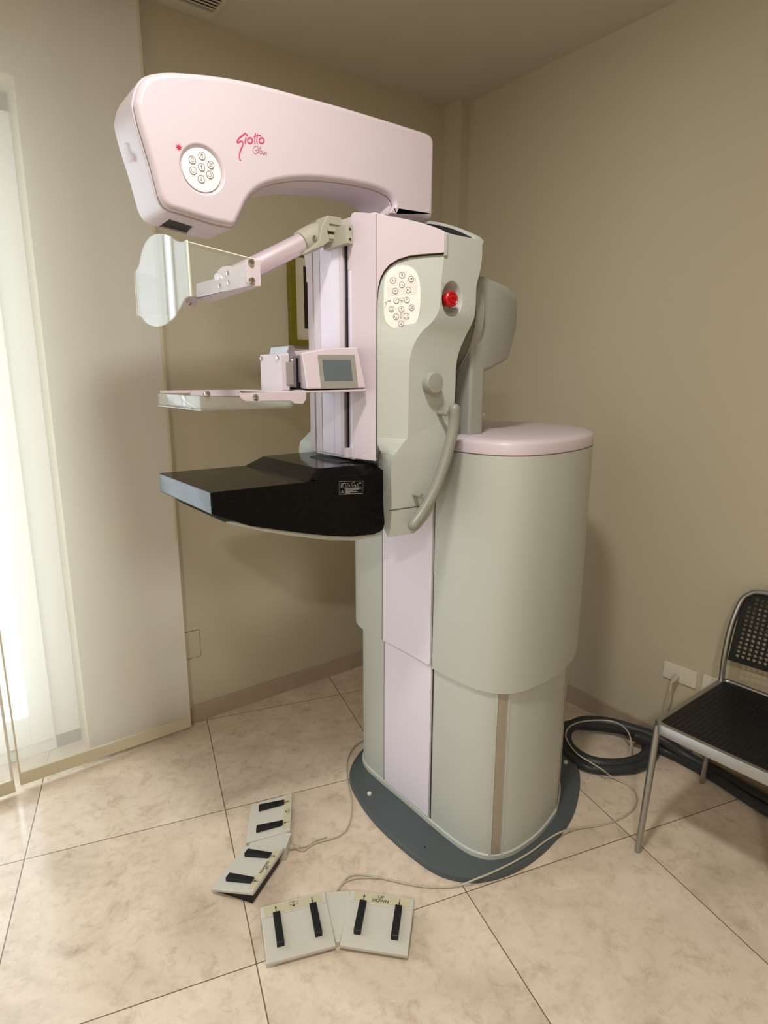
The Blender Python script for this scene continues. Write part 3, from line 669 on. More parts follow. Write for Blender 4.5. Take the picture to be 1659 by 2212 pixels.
# ---- overhanging tube arm
AYN, AYF = 1.322, 1.484
top_ = [(284, 224), (291, 192), (304, 170), (322, 159.5), (345, 155), (366, 153.8)]
top_ = [(p.x, p.y, 0) for p in catmull([Vector(p) for p in top_], 4)]
top2_ = [(p.x, p.y, 0) for p in catmull([Vector(p) for p in ((389, 154.5), (440, 158.5), (500, 167), (560, 180), (640, 202), (720, 224), (800, 248), (870, 270))], 4)]
arch_ = [(p.x, p.y, 0) for p in catmull([Vector(p) for p in ((846, 443), (836, 427), (808, 413), (765, 403), (715, 395.5), (660, 392.5), (615, 396), (578, 404), (552, 418), (534, 438), (523, 461))], 5)]
ap = top_+[(383, 154, 0), (386, 157.5, 0)]+top2_+[(936, 291, .032), (932, 478, .017), (836, 464, .014)]+arch_+[(506, 496, .022), (461, 487, .1), (389, 465, 0), (366, 458, 0), (353, 450, 0), (344, 438, 0), (337, 421, 0), (321, 359, .3), (291, 260, .3)]
aP = [(at(x, y, 'Y', AYN+0.012)) for x, y, r in ap]
aH0, aH1 = at(338, 427, 'Y', AYN+0.012), at(285, 236, 'Y', AYN+0.012)
full_prof = fillet([(p.x, p.z) for p in aP], [r for _, _, r in ap], 8)
def off_poly(pl, d):
    n = len(pl); out = []; area_ = sum(pl[i].x*pl[(i+1) % n].y-pl[(i+1) % n].x*pl[i].y for i in range(n))
    sgn = 1 if area_ > 0 else -1
    for i in range(n):
        t_ = (pl[(i+1) % n]-pl[i-1])
        if t_.length < 1e-9: out.append(pl[i]); continue
        t_.normalize(); out.append(pl[i]+Vector((-t_.y, t_.x))*d*sgn)
    return out
def sec(pl, y): return [Vector((p.x, y, p.y)) for p in pl]
def clean(pl, e=0.0008):
    out = [pl[0]]
    for p in pl[1:]:
        if (p-out[-1]).length > e: out.append(p)
    return out
fp = clean(full_prof)
band = MB().loft([sec(off_poly(fp, 0.007), AYN+0.0180), sec(off_poly(fp, 0.0015), AYN+0.0184), sec(fp, AYN+0.0205), sec(fp, AYF-0.022), sec(off_poly(fp, 0.002), AYF-0.018), sec(off_poly(fp, 0.007), AYF-0.016)])
arm = band.build('tube_arm', LAV, mach, smooth=40, label='long pink overhanging x-ray arm')
def shell(y0, s_):
    return MB().loft([sec(off_poly(fp, 0.0080), y0+s_*0.0166), sec(off_poly(fp, 0.0045), y0+s_*0.0160), sec(off_poly(fp, 0.0036), y0+s_*0.0145), sec(off_poly(fp, 0.0036), y0+s_*0.012), sec(off_poly(fp, 0.0050), y0+s_*0.0075), sec(off_poly(fp, 0.0080), y0+s_*0.0035), sec(off_poly(fp, 0.012), y0+s_*0.001), sec(off_poly(fp, 0.016), y0)])
MB().loft([sec(off_poly(fp, 0.0055), AYN+0.0150), sec(off_poly(fp, 0.0055), AYN+0.0190)]).build('shell_joint', SEAM, arm, smooth=40)
she = shell(AYN, 1).build('side_shell', LAV, arm, smooth=50)
shell(AYF, -1).build('side_shell', LAV, arm, smooth=50)
kc = at(435.8, 364.5, 'Y', AYN)
cutk = MB().lathe((kc.x+0.002, AYN, kc.z-0.001), (0, 1, 0), [(0.056, -0.006), (0.0505, 0.0), (0.047, 0.002), (0.044, 0.006), (0.043, 0.008), (0, 0.008)], 56).build('cutter', LAV)
carve(she, [cutk])
# dark exit window in the underside of the head
wq = []
b0, b1 = at(355, 455, 'Y', AYN+0.012), at(500, 494, 'Y', AYN+0.012)
def under(x, y):
    n = Vector((b1.z-b0.z, 0, -(b1.x-b0.x))); d = ray(x, y); t_ = (b0-EYE).dot(n)/d.dot(n); return EYE+d*t_
wc = [under(x, y) for x, y in ((366, 473), (421, 488), (403, 505), (342, 489))]
upn = Vector((-(b1.z-b0.z), 0, b1.x-b0.x)).normalized()
cutw = MB().hexa([p-upn*0.01 for p in wc], [p+upn*0.02 for p in wc]).build('cutter', BLACK)
carve(arm, [cutw])
MB().hexa([p+upn*0.006 for p in wc], [p+upn*0.003 for p in wc]).build('collimator_window', BLACK, arm, smooth=0, label='black rectangular exit window under the head')

# lettering and marks on the arm
def strokes(m, lines, frame, wd, n, mi=0, closed=False):
    for ln in lines: m.ribbon([frame(*p) for p in ln], wd, n, mi, closed)
Gf = lambda x, y: at(500+x/16.59, 270+y/16.59, 'Y', AYN-0.0006)
m = MB()
def cr(pts, n=6): return [(p.x, p.y) for p in catmull([Vector(p) for p in pts], n)]
strokes(m, [cr([(515, 280), (400, 370), (270, 480), (205, 590), (230, 625), (310, 595), (370, 580), (410, 640), (390, 760), (330, 900), (290, 1050), (295, 1200), (330, 1280)])], Gf, 0.0030, nY)
strokes(m, [[(575, 320), (545, 395)], [(525, 450), (495, 560), (495, 665)]], Gf, 0.0030, nY)
def ell(cx, cy, a, b, rot, n=22): return [(cx+a*math.cos(t)*math.cos(rot)-b*math.sin(t)*math.sin(rot), cy+a*math.cos(t)*math.sin(rot)+b*math.sin(t)*math.cos(rot)) for t in [2*math.pi*k/n for k in range(n)]]
strokes(m, [ell(665, 555, 90, 100, 0)], Gf, 0.0030, nY, closed=True)
strokes(m, [ell(1080, 555, 88, 98, 0)], Gf, 0.0030, nY, closed=True)
strokes(m, [[(870, 290), (835, 430), (830, 600), (845, 685)], [(945, 315), (915, 430), (905, 600), (930, 685)]], Gf, 0.0022, nY)
strokes(m, [[(800, 420), (920, 380), (1070, 370)]], Gf, 0.0018, nY)
m.build('script_lettering', PINK, arm, smooth=0, label='rose red script lettering on the arm')
m = MB()
strokes(m, [cr([(840, 900), (900, 900), (950, 840), (940, 765), (870, 755), (800, 810), (770, 900), (800, 990), (860, 1020), (930, 990), (1000, 900), (1060, 800), (1030, 790), (970, 890), (950, 980), (990, 1000)]),
            cr([(1100, 935), (1050, 920), (1015, 970), (1030, 1030), (1080, 1010), (1110, 930), (1110, 1020), (1150, 1020), (1180, 950), (1190, 1000), (1170, 1060), (1150, 1050), (1200, 1020), (1250, 960), (1262, 1020), (1245, 1080), (1215, 1065)])], Gf, 0.0011, nY)
m.build('small_lettering', PINK2, arm, smooth=0)
m = MB(); nX = (-1, 0, 0)
# the same small word on the front of the head
fa, fb = at(286, 300, 'Y', AYN+0.03), at(330, 420, 'Y', AYN+0.03)
h0 = Vector((aH0.x, 0, aH0.z)); h1 = Vector((aH1.x, 0, aH1.z)); hd = (h1-h0).normalized()
hn = Vector((hd.z, 0, -hd.x)); hn = -hn if hn.x > 0 else hn
def Hf(u, v):
    base = h0+hd*0.075+hn*0.0016; return base+Vector((0, 1.425-u*0.0007, 0))+hd*(-v*0.0008+0.02)
strokes(m, [[(p[0]*0.12-95, p[1]*0.16-150) for p in cr([(840, 900), (900, 900), (950, 840), (940, 765), (870, 755), (800, 810), (770, 900), (800, 990), (860, 1020), (930, 990), (1000, 900), (1060, 800), (1030, 790), (970, 890), (950, 980), (990, 1000)])],
            [(p[0]*0.12-95, p[1]*0.16-150) for p in cr([(1100, 935), (1050, 920), (1015, 970), (1030, 1030), (1080, 1010), (1110, 930), (1110, 1020), (1150, 1020), (1180, 950), (1190, 1000), (1170, 1060), (1150, 1050), (1200, 1020), (1250, 960), (1262, 1020), (1245, 1080), (1215, 1065)])]], Hf, 0.0012, hn)
m.build('front_lettering', PINK2, arm, smooth=0)
m = MB(); c_ = at(386.3, 318, 'Y', AYN-0.0006); star = []
for k in range(24):
    r_ = 0.0072 if k % 3 == 0 else 0.0040
    star.append(c_+Vector((r_*math.cos(k*math.pi/12+0.2), 0, r_*math.sin(k*math.pi/12+0.2))))
m.poly(star); m.build('red_mark', REDP, arm, smooth=0, label='small red splash mark beside the round keypad')

# generic key: cream disc with a ring and a drawn sign
def key(c, u, v, n, r, sign, parent, mats=(KEYP, INK), thick=0.0012):
    m = MB(); c = Vector(c)
    m.prism([c+u*p.x+v*p.y for p in circ(20, r)], n*thick, 0)
    s_ = c+n*(thick+0.0003); K = lambda x, y: s_+u*x*r+v*y*r
    m.ribbon([K(p.x, p.y) for p in circ(22, 1.0)], r*0.15, n, 1, closed=True)
    if sign == 'up': m.ribbon([K(0, -0.55), K(0, 0.2)], r*0.16, n, 1); m.poly([K(-0.28, 0.15), K(0.28, 0.15), K(0, 0.6)], 1)
    elif sign == 'down': m.ribbon([K(0, 0.55), K(0, -0.2)], r*0.16, n, 1); m.poly([K(-0.28, -0.15), K(0.28, -0.15), K(0, -0.6)], 1)
    elif sign == 'square': m.ribbon([K(*p) for p in ((-.45, -.45), (.45, -.45), (.45, .45), (-.45, .45))], r*0.12, n, 1, closed=True); m.ribbon([K(0, .45), K(0, .75)], r*.12, n, 1); m.ribbon([K(0, -.45), K(0, -.75)], r*.12, n, 1)
    elif sign == 'small': m.ribbon([K(*p) for p in ((-.3, -.3), (.3, -.3), (.3, .3), (-.3, .3))], r*0.2, n, 1, closed=True); [m.ribbon([K(.35*a, .35*b), K(.7*a, .7*b)], r*.14, n, 1) for a in (-1, 1) for b in (-1, 1)]
    elif sign == 'left': m.ribbon([K(.5*math.cos(t), .5*math.sin(t)) for t in [2.4+k*0.45 for k in range(9)]], r*0.14, n, 1)
    elif sign == 'right': m.ribbon([K(.5*math.cos(t), .5*math.sin(t)) for t in [0.9-k*0.45 for k in range(9)]], r*0.14, n, 1); m.poly([K(.1, .3), K(.5, .25), K(.35, .65)], 1)
    elif sign == 'dots': m.ribbon([K(*p) for p in ((-.4, -.3), (0, 0), (0, .5))], r*.14, n, 1); m.ribbon([K(0, 0), K(.45, -.2)], r*.14, n, 1); m.poly([K(.25, -.35), K(.55, -.35), K(.55, -.05), K(.25, -.05)], 1)
    elif sign == 'curve': m.ribbon([K(-.4, -.4), K(-.25, .1), K(.35, .5)], r*.16, n, 1)
    else:
        a = {'t': 1.57, 'l': 2.4, 'r': 0.8, 'd': -1.57, 'h': 3.14, 'g': 0.0}[sign]; ca, sa = math.cos(a), math.sin(a)
        Q = lambda x, y: K(x*ca-y*sa, x*sa+y*ca)
        m.ribbon([Q(.55, .15), Q(.1, .2), Q(-.55, .3)], r*.13, n, 1); m.ribbon([Q(.55, -.15), Q(.1, -.2), Q(-.55, -.3)], r*.13, n, 1); m.poly([Q(.1, -.2), Q(.55, -.15), Q(.55, .15), Q(.1, .2)], 1)
    m.build('key', list(mats), parent, smooth=0)
# keypad on the arm
KY = AYN+0.0045; u = V(1, 0, 0); v = V(0, 0, 1); n = V(0, -1, 0)
kp = MB().prism([V(kc.x+p.x+0.002, KY, kc.z+p.y-0.001) for p in circ(48, 0.0415, 0.0415)], (0, 0.0035, 0)).build('round_keypad', KEYP, mach, bevel=0.0008, label='cream round keypad on the arm')
for (x, y), sg in zip(((435.7, 337), (415, 345.7), (455, 356.5), (435, 361.3), (416.9, 368.6), (453, 377.7), (434.5, 387)), ('t', 'square', 'small', 'up', 'left', 'right', 'down')):
    key(at(x, y, 'Y', KY), u, v, n, 0.0072, sg, kp, thick=0.0008)
# keypad on the gantry body
Fk = at(950, 645, 'Y', 1.150); FA = (0.922, 1.236); FB = (Fk.x, Fk.y)
u = Vector((FB[0]-FA[0], FB[1]-FA[1], 0)).normalized(); v = V(0, 0, 1); n = u.cross(v)
if n.dot(-FW) < 0: n = -n
KO = 0.0025
def kat(x, y, o=KO):
    p = atp(x, y, (FA[0]+n.x*o, FA[1]+n.y*o), (FB[0]+n.x*o, FB[1]+n.y*o)); return p
outl = catmull([kat(x, y) for x, y in ((829, 645), (831, 608), (842, 583), (868, 573), (894, 581), (906, 605), (909, 642), (906, 678), (896, 699), (866, 713), (838, 702), (830, 682))], 6, closed=True)
kp2 = MB().prism(outl, -n*0.006).build('oval_keypad', KEYP, mach, bevel=0.0008, label='cream oval control keypad on the grey body')
Z8 = lambda x, y: kat(810+x/8.295, 560+y/8.295, KO+0.0003)
for poly_ in (((395, 210), (585, 205), (520, 370), (430, 370)), ((335, 255), (425, 400), (420, 470), (222, 470), (245, 370)), ((620, 230), (735, 330), (750, 440), (545, 440), (550, 390)),
              ((210, 500), (430, 500), (468, 550), (468, 635), (230, 660)), ((765, 462), (740, 630), (495, 635), (495, 550), (545, 470)), ((320, 1030), (470, 860), (630, 1010), (600, 1070), (475, 1150), (350, 1080))):
    MB().poly([Z8(*p) for p in poly_], 0).build('keypad_field', KEYG, kp2, smooth=0)
m = MB()
strokes(m, [[(445, 700), (505, 695), (505, 740), (450, 745), (445, 700)], [(478, 745), (480, 760)], [(450, 770), (510, 765)]], Z8, 0.0012, n)
m.build('display_icon', INK, kp2, smooth=0); m = MB()
strokes(m, [[(p.x, p.y) for p in circ(12, 16, 20, 472, 995)]], Z8, 0.0012, n, closed=True); strokes(m, [[(455, 1035), (490, 1035), (485, 1060), (460, 1060), (455, 1035)]], Z8, 0.0012, n)
m.build('figure_icon', INK, kp2, smooth=0); m = MB()
strokes(m, [cr([(290, 735), (240, 750), (180, 780), (215, 790), (185, 830), (180, 880)]), cr([(215, 765), (240, 745), (260, 765), (285, 740)])], Z8, 0.0008, n)
m.build('keypad_lettering', INK, kp2, smooth=0)
for (x, y), sg in zip(((868.5, 594.6), (848.8, 606), (887.8, 603), (867.9, 615.2), (853.6, 628.4), (882, 626.5), (856.2, 649.5), (878.7, 648), (845.6, 667.3), (867, 668), (889, 664.6), (855.2, 684.2), (878, 683), (866.4, 699.2)),
                      ('t', 'l', 'r', 'dots', 'g', 'h', 'curve', 'curve', 'square', 'up', 'small', 'left', 'right', 'down')):
    key(kat(x, y), u, v, n, 0.0064, sg, kp2, thick=0.0009)

# round knob and grab handle on the gantry body
kn = at(943, 827, 'Y', 1.148)
MB().lathe((kn.x, 1.180, kn.z), (-0.0, -1, 0.0), [(0.026, -0.01), (0.024, 0.004), (0.0265, 0.010), (0.0275, 0.024), (0.0245, 0.030), (0.0, 0.0325)], 40).build('round_knob', GREY2, mach, smooth=35, label='round grey adjusting knob')
HYY = 1.140
hpt = catmull([at(x, y, 'Y', HYY) for x, y in ((981.5, 884), (980, 920), (970, 965), (957, 1010), (938, 1060), (915, 1102), (893, 1134))], 6)
hd_ = MB().tube(hpt, 0.0148, 20, round_ends=True).build('grab_handle', HANDM, mach, smooth=50, label='curved grey grab handle')
for (x, y) in ((966, 893), (909, 1071)):
    a = at(x, y, 'Y', HYY+0.004); MB().tube([V(a.x-0.004, 1.185, a.z), V(a.x, HYY, a.z)], 0.0066, 14).build('standoff', HANDM, hd_)

# ---- compression unit with touch display
cu = MB(); yb_, yt_ = 1.240, 1.262
_d0 = at(663, 841, 'Y', yb_); _dn = Vector((0, -1, 0.22)).normalized()
def dpl(x, y, o=0.0):
    d = ray(x, y); t_ = (_d0+_dn*o-EYE).dot(_dn)/d.dot(_dn); return EYE+d*t_
NB = [dpl(663, 841), dpl(792, 838), dpl(773, 750), dpl(700, 753), dpl(651, 762)]
xbk = 0.905
MB1 = [Vector((max(p.x, 0.772), 1.342, p.z)) if i in (0, 4) else Vector((max(p.x, 0.80), 1.342, p.z)) for i, p in enumerate(NB)]
FB_ = [Vector((p.x, 1.458, p.z)) for p in MB1]
du = cu.loft([NB, MB1, FB_]).build('display_housing', LAV, mach, bevel=0.004, bseg=3, label='pale pink housing with touch display')
lp = MB(); LB = [at(663, 849, 'Y', yb_-0.002), at(792, 846, 'Y', yb_-0.002), at(792, 841, 'Y', yb_-0.002), at(663, 844, 'Y', yb_-0.002)]
lp.hexa(LB, [Vector((0.775 if i in (0, 3) else min(p.x, 0.898), 1.45, p.z)) for i, p in enumerate(LB)]); lp.build('bottom_lip', LAV, du, bevel=0.0015)
fn = _dn
def Sf(x, y, o=0.0):
    d = ray(x, y); t_ = (NB[0]+fn*o-EYE).dot(fn)/d.dot(fn); return EYE+d*t_
bz = [Sf(x, y) for x, y in ((688, 766.5), (764, 767), (766, 769), (773, 835), (771.5, 838), (696, 839), (693.5, 837), (686, 769))]
bzo = MB().prism(bz, fn*0.0012).build('display_bezel', BEZEL, du, smooth=0)
MB().prism([Sf(x, y, 0.0012) for x, y in ((696, 777.5), (757, 778), (762, 822.5), (701, 823.5))], fn*0.0006).build('screen', LCD, du, smooth=0, label='dark grey touch screen, switched off')

# paddle holder block and latch
hb = MB(); bx, by0, by1, bz0, bz1 = 0.719, 1.339, 1.452, 1.4085, 1.4975
xr = at(625, 800, 'Y', by0).x
hb.prism([V(bx, y, z) for y, z in rrect(by0, by1, bz0, bz1, 0.006)], (xr-bx, 0, 0))
pb = hb.build('paddle_holder', LAV, mach, bevel=0.001, label='pink paddle holder block')
hx0, hx1 = xr, at(641, 800, 'Y', by0).x
MB().box(hx0, hx1, by0+0.002, by1-0.01, 1.418, 1.500).build('holder_plate', ALU, pb, bevel=0.001)
MB().box(bx+0.011, hx0+0.010, by0-0.0035, by0, 1.424, 1.478).build('latch', BEZEL, pb, bevel=0.0015)
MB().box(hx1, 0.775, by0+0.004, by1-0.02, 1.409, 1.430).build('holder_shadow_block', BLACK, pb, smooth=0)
m = MB(); m.box(hx1, 0.79, by0+0.012, by1-0.012, 1.414, 1.488); m.build('holder_link', BLACK, pb, smooth=0)
for x, y in ((565.5, 775), (600.5, 773)):
    a = at(x, y, 'X', bx); MB().lathe(a, (-1, 0, 0), [(0.0052, -0.001), (0.0052, 0.002), (0.0035, 0.0035), (0, 0.0035)], 16).build('screw', STEEL, pb)
a = at(632.5, 780, 'Y', by0); MB().lathe((a.x, by0+0.002, a.z), (0, -1, 0), [(0.0048, -0.001), (0.0048, 0.003), (0.003, 0.0045), (0, 0.0045)], 16).build('screw', STEEL, pb)
m = MB(); cy0, cy1 = 1.352, 1.445
m.hexa([V(0.741, cy0, 1.498), V(0.762, cy0, 1.498), V(0.764, cy0, 1.512), V(0.756, cy0, 1.519), V(0.747, cy0, 1.517)], [V(0.741, cy1, 1.498), V(0.762, cy1, 1.498), V(0.764, cy1, 1.512), V(0.756, cy1, 1.519), V(0.747, cy1, 1.517)])
m.build('top_clamp', ALU, pb, bevel=0.0012)

# compression paddle: clear tray in a pink fork
pyN, pyF = 1.2515, 1.5385
m = MB(); tz0, tz1 = 1.3725, 1.402
def trayring(o, z): return [Vector((x, y, z)) for x, y in fillet([(0.481+o, pyN+o), (0.705-o, pyN+o), (0.705-o, pyF-o), (0.481+o, pyF-o)], [0.010, 0.02, 0.02, 0.010])]
rear = 0.012
m.loft([trayring(0.004, tz0), trayring(0.0, tz0+0.005), trayring(0.0, tz1), trayring(0.0025, tz1), trayring(0.003, tz0+0.006), trayring(0.006, tz0+0.003)])
for vtx in m.v:
    if vtx.x > 0.60 and vtx.z > tz0+0.006: vtx.z = tz1-(vtx.x-0.60)/0.105*0.012
pd = m.build('compression_paddle', ACRY, mach, smooth=40, label='clear acrylic compression tray')
MB().box(0.4795, 0.4815, pyN+0.003, pyF-0.003, tz0, tz0+0.002).build('tray_edge', ACRY, pd, smooth=0)
for nearside in (True, False):
    m = MB(); yy = pyN-0.004 if nearside else pyF+0.004; s_ = 1 if nearside else -1
    if nearside: P_ = [(0.566, 1.408), (0.703, 1.4095), (0.731, 1.409), (0.731, 1.393), (0.723, 1.382), (0.700, 1.383), (0.690, 1.390), (0.580, 1.391), (0.570, 1.396)]
    else: P_ = [(0.566, 1.4095), (0.71, 1.4095), (0.71, 1.393), (0.566, 1.394)]
    P_ = fillet(P_, 0.004)
    m.prism([V(p.x, yy, p.y) for p in P_], (0, -0.004*s_*-1, 0))
    m.build('fork_arm', LAV, pd, bevel=0.0008)
    m = MB(); m.lathe((0.603, yy, 1.399), (0, -1, 0), [(0.0070, -0.002), (0.0070, 0.002), (0.0045, 0.0052), (0, 0.0058)], 20); m.build('screw', STEEL, pd)
MB().box(0.700, 0.735, pyN-0.003, pyF+0.003, 1.4055, 1.4095).build('fork_bridge', LAV, pd, bevel=0.0015)
m = MB(); m.lathe((at(444, 851, 'Y', pyN).x+0.004, pyN-0.001, 1.4075), (0, -1, 0), [(0.006, -0.003), (0.006, 0.001), (0.004, 0.004), (0, 0.0045)], 20); m.build('screw', STEEL, pd)
MB().box(0.490, 0.566, pyF-0.004, pyF, 1.402, 1.4095).build('far_lip', LAV, pd, bevel=0.001)

# ---- face shield: arm tube, joint, bracket, clear acrylic
t0, t1 = V(0.600, Y0, 1.651), V(0.815, Y0, 1.764); ax_ = (t1-t0).normalized()
fs = MB().tube([t0, t1], 0.0235, 32).build('shield_arm', SATIN, mach, smooth=40, label='pink tube carrying the face shield')
MB().lathe(t1-ax_*0.004, ax_, [(0.0235, 0), (0.0285, 0.001), (0.030, 0.02), (0.031, 0.045), (0.027, 0.065), (0, 0.070)], 36).build('arm_joint', GREYT, fs, smooth=35, label='grey cone joint at the top of the tube')
m = MB(); jn = 1.352
J = [at(x, y, 'Y', jn) for x, y in ((708, 465), (737, 470), (740, 478), (748, 481), (750, 525), (735, 524), (712, 521), (700, 530), (662, 546), (690, 520), (695, 490))]
J = [(p.x, p.z) for p in J]
m.prism([V(x, jn, z) for x, z in J], (0, 0.08, 0)); m.build('joint_block', GREYT, fs, bevel=0.0015)
m = MB(); a0 = at(709, 493, 'Y', jn-0.006); a1 = at(745, 497, 'Y', jn-0.006); m.box(a0.x, a1.x, jn-0.008, jn, a0.z-0.006, a0.z+0.002); m.build('latch_bar', GREYT, fs, bevel=0.001)
m = MB(); a0 = at(712, 472, 'Y', jn-0.003); a1 = at(738, 488, 'Y', jn-0.003); m.box(a0.x, a1.x, jn-0.004, jn, a1.z, a0.z-0.003); m.build('joint_rib', GREYT, fs, bevel=0.001); m = MB()
a0 = at(712, 506, 'Y', jn-0.003); a1 = at(738, 520, 'Y', jn-0.003); m.box(a0.x, a1.x, jn-0.004, jn, a1.z, a0.z); m.build('joint_rib', GREYT, fs, bevel=0.001)
m = MB(); a0 = at(708, 500, 'Y', jn-0.001); a1 = at(742, 505, 'Y', jn-0.001); m.box(a0.x, a1.x, jn-0.002, jn+0.002, a1.z-0.002, a0.z-0.003); m.build('joint_gap', SEAM, fs, smooth=0)
m = MB(); m.box(0.880, 0.8975, 1.293, 1.40, 1.756, 1.800); mb_ = m.build('joint_mount', GREYT, fs, bevel=0.002)
for zz in (1.766, 1.789): MB().lathe((0.889, 1.293, zz), (0, -1, 0), [(0.003, -0.001), (0.003, 0.0015), (0, 0.0015)], 12).build('screw', INKD, fs)
m = MB(); m.lathe(t1+ax_*0.02+V(0, -0.0305, 0.0), (0, -1, 0), [(0.006, 0), (0.006, 0.002), (0.004, 0.003), (0, 0.003)], 16); m.build('joint_screw', STEEL, fs)
BX = 0.596
bP = [at(x, y, 'X', BX) for x, y in ((424, 646), (424, 613), (462, 602), (470, 585), (480, 576), (495, 574), (504, 580), (532, 569), (544, 560), (546, 615))]
br_ = MB().prism([p for p in bP], (0.0025, 0, 0)).build('shield_bracket', LAV, mach, bevel=0.0006, label='pale pink folded metal bracket')
yn = at(546, 600, 'X', BX).y; yf = at(424, 640, 'X', BX).y
m = MB(); F4 = [at(x, y, 'Y', yn) for x, y in ((532, 562), (562, 560), (564, 618), (546, 618), (533, 610))]
m.prism(fillet_pts := F4, (0, 0.0025, 0)); m.build('near_flange', LAV, br_, bevel=0.0006)
m = MB(); L0 = bP[-1]; L1 = bP[0]
m.hexa([L0, Vector((F4[2].x, yn, F4[2].z)), V(BX+0.035, yf, L1.z-0.006), L1], [p+V(0, 0, 0.0025) for p in (L0, Vector((F4[2].x, yn, F4[2].z)), V(BX+0.035, yf, L1.z-0.006), L1)])
m.build('lower_flange', LAV, br_, bevel=0.0005)
m = MB(); m.prism([at(x, y, 'Y', yf) for x, y in ((425, 641), (425, 664), (412, 663), (401, 657), (399, 647), (404, 641))], (0, 0.0025, 0)); m.build('far_flange', LAV, br_, bevel=0.0005)
for x, y in ((474, 599), (492, 590.5), (475.5, 618), (494, 611)):
    MB().lathe(at(x, y, 'X', BX), (-1, 0, 0), [(0.0052, -0.001), (0.0052, 0.0015), (0.0035, 0.003), (0, 0.0032)], 16).build('screw', STEEL, br_)
for x, y in ((542.5, 567), (544, 606)):
    MB().lathe(at(x, y, 'Y', yn), (0, -1, 0), [(0.0075, -0.001), (0.0075, 0.001), (0.005, 0.0045), (0, 0.0052)], 20).build('screw', STEEL, br_)
MB().lathe(at(409, 653, 'Y', yf), (0, -1, 0), [(0.0068, -0.001), (0.0068, 0.001), (0.0045, 0.0042), (0, 0.0048)], 18).build('screw', STEEL, br_)
SX = 0.461
fr = catmull([at(x, y, 'X', SX) for x, y in ((404, 519), (390, 523), (378, 519), (364, 509), (344, 505), (326, 510), (312, 527), (304, 550), (300, 572), (291, 588))], 5)
fr += catmull([at(x, y, 'X', SX) for x, y in ((297, 682), (305, 684), (316, 698), (336, 705.5), (358, 700), (378, 681), (391, 658), (400, 643), (413, 640))], 5)
shd = MB().prism(fr, (0.003, 0, 0)).build('face_shield', ACRY, mach, smooth=0, label='clear acrylic face shield with rounded ends')
sy = at(405, 600, 'X', SX).y; sy2 = at(294, 640, 'X', SX).y
q = [at(404, 519, 'X', SX), V(BX+0.01, sy, at(548, 560, 'Y', sy).z), V(BX+0.01, sy, at(548, 612, 'Y', sy).z), at(412, 640, 'X', SX)]
q = [V(p.x, sy, p.z) for p in q]; MB().prism(q, (0, 0.003, 0)).build('near_side_panel', ACRY, shd, smooth=0)
q = [V(SX, sy2, at(291, 588, 'X', SX).z), V(BX-0.02, sy2, at(291, 588, 'X', SX).z-0.012), V(BX-0.02, sy2, at(297, 682, 'X', SX).z+0.01), V(SX, sy2, at(297, 682, 'X', SX).z)]
MB().prism(q, (0, -0.003, 0)).build('far_side_panel', ACRY, shd, smooth=0)
EDGE = mat('acrylic_edge', srgb(236, 232, 214), 0.25, mottle=(30, 0.03))
for a, b, r in ((at(404, 519, 'X', SX), at(412, 640, 'X', SX), 0.0016), (at(291, 588, 'X', SX), at(297, 682, 'X', SX), 0.0014), (V(SX, sy, at(404, 519, 'X', SX).z), V(BX+0.01, sy, at(548, 560, 'Y', sy).z), 0.0011)):
    MB().tube([a, b], r, 8).build('polished_edge', EDGE, shd)

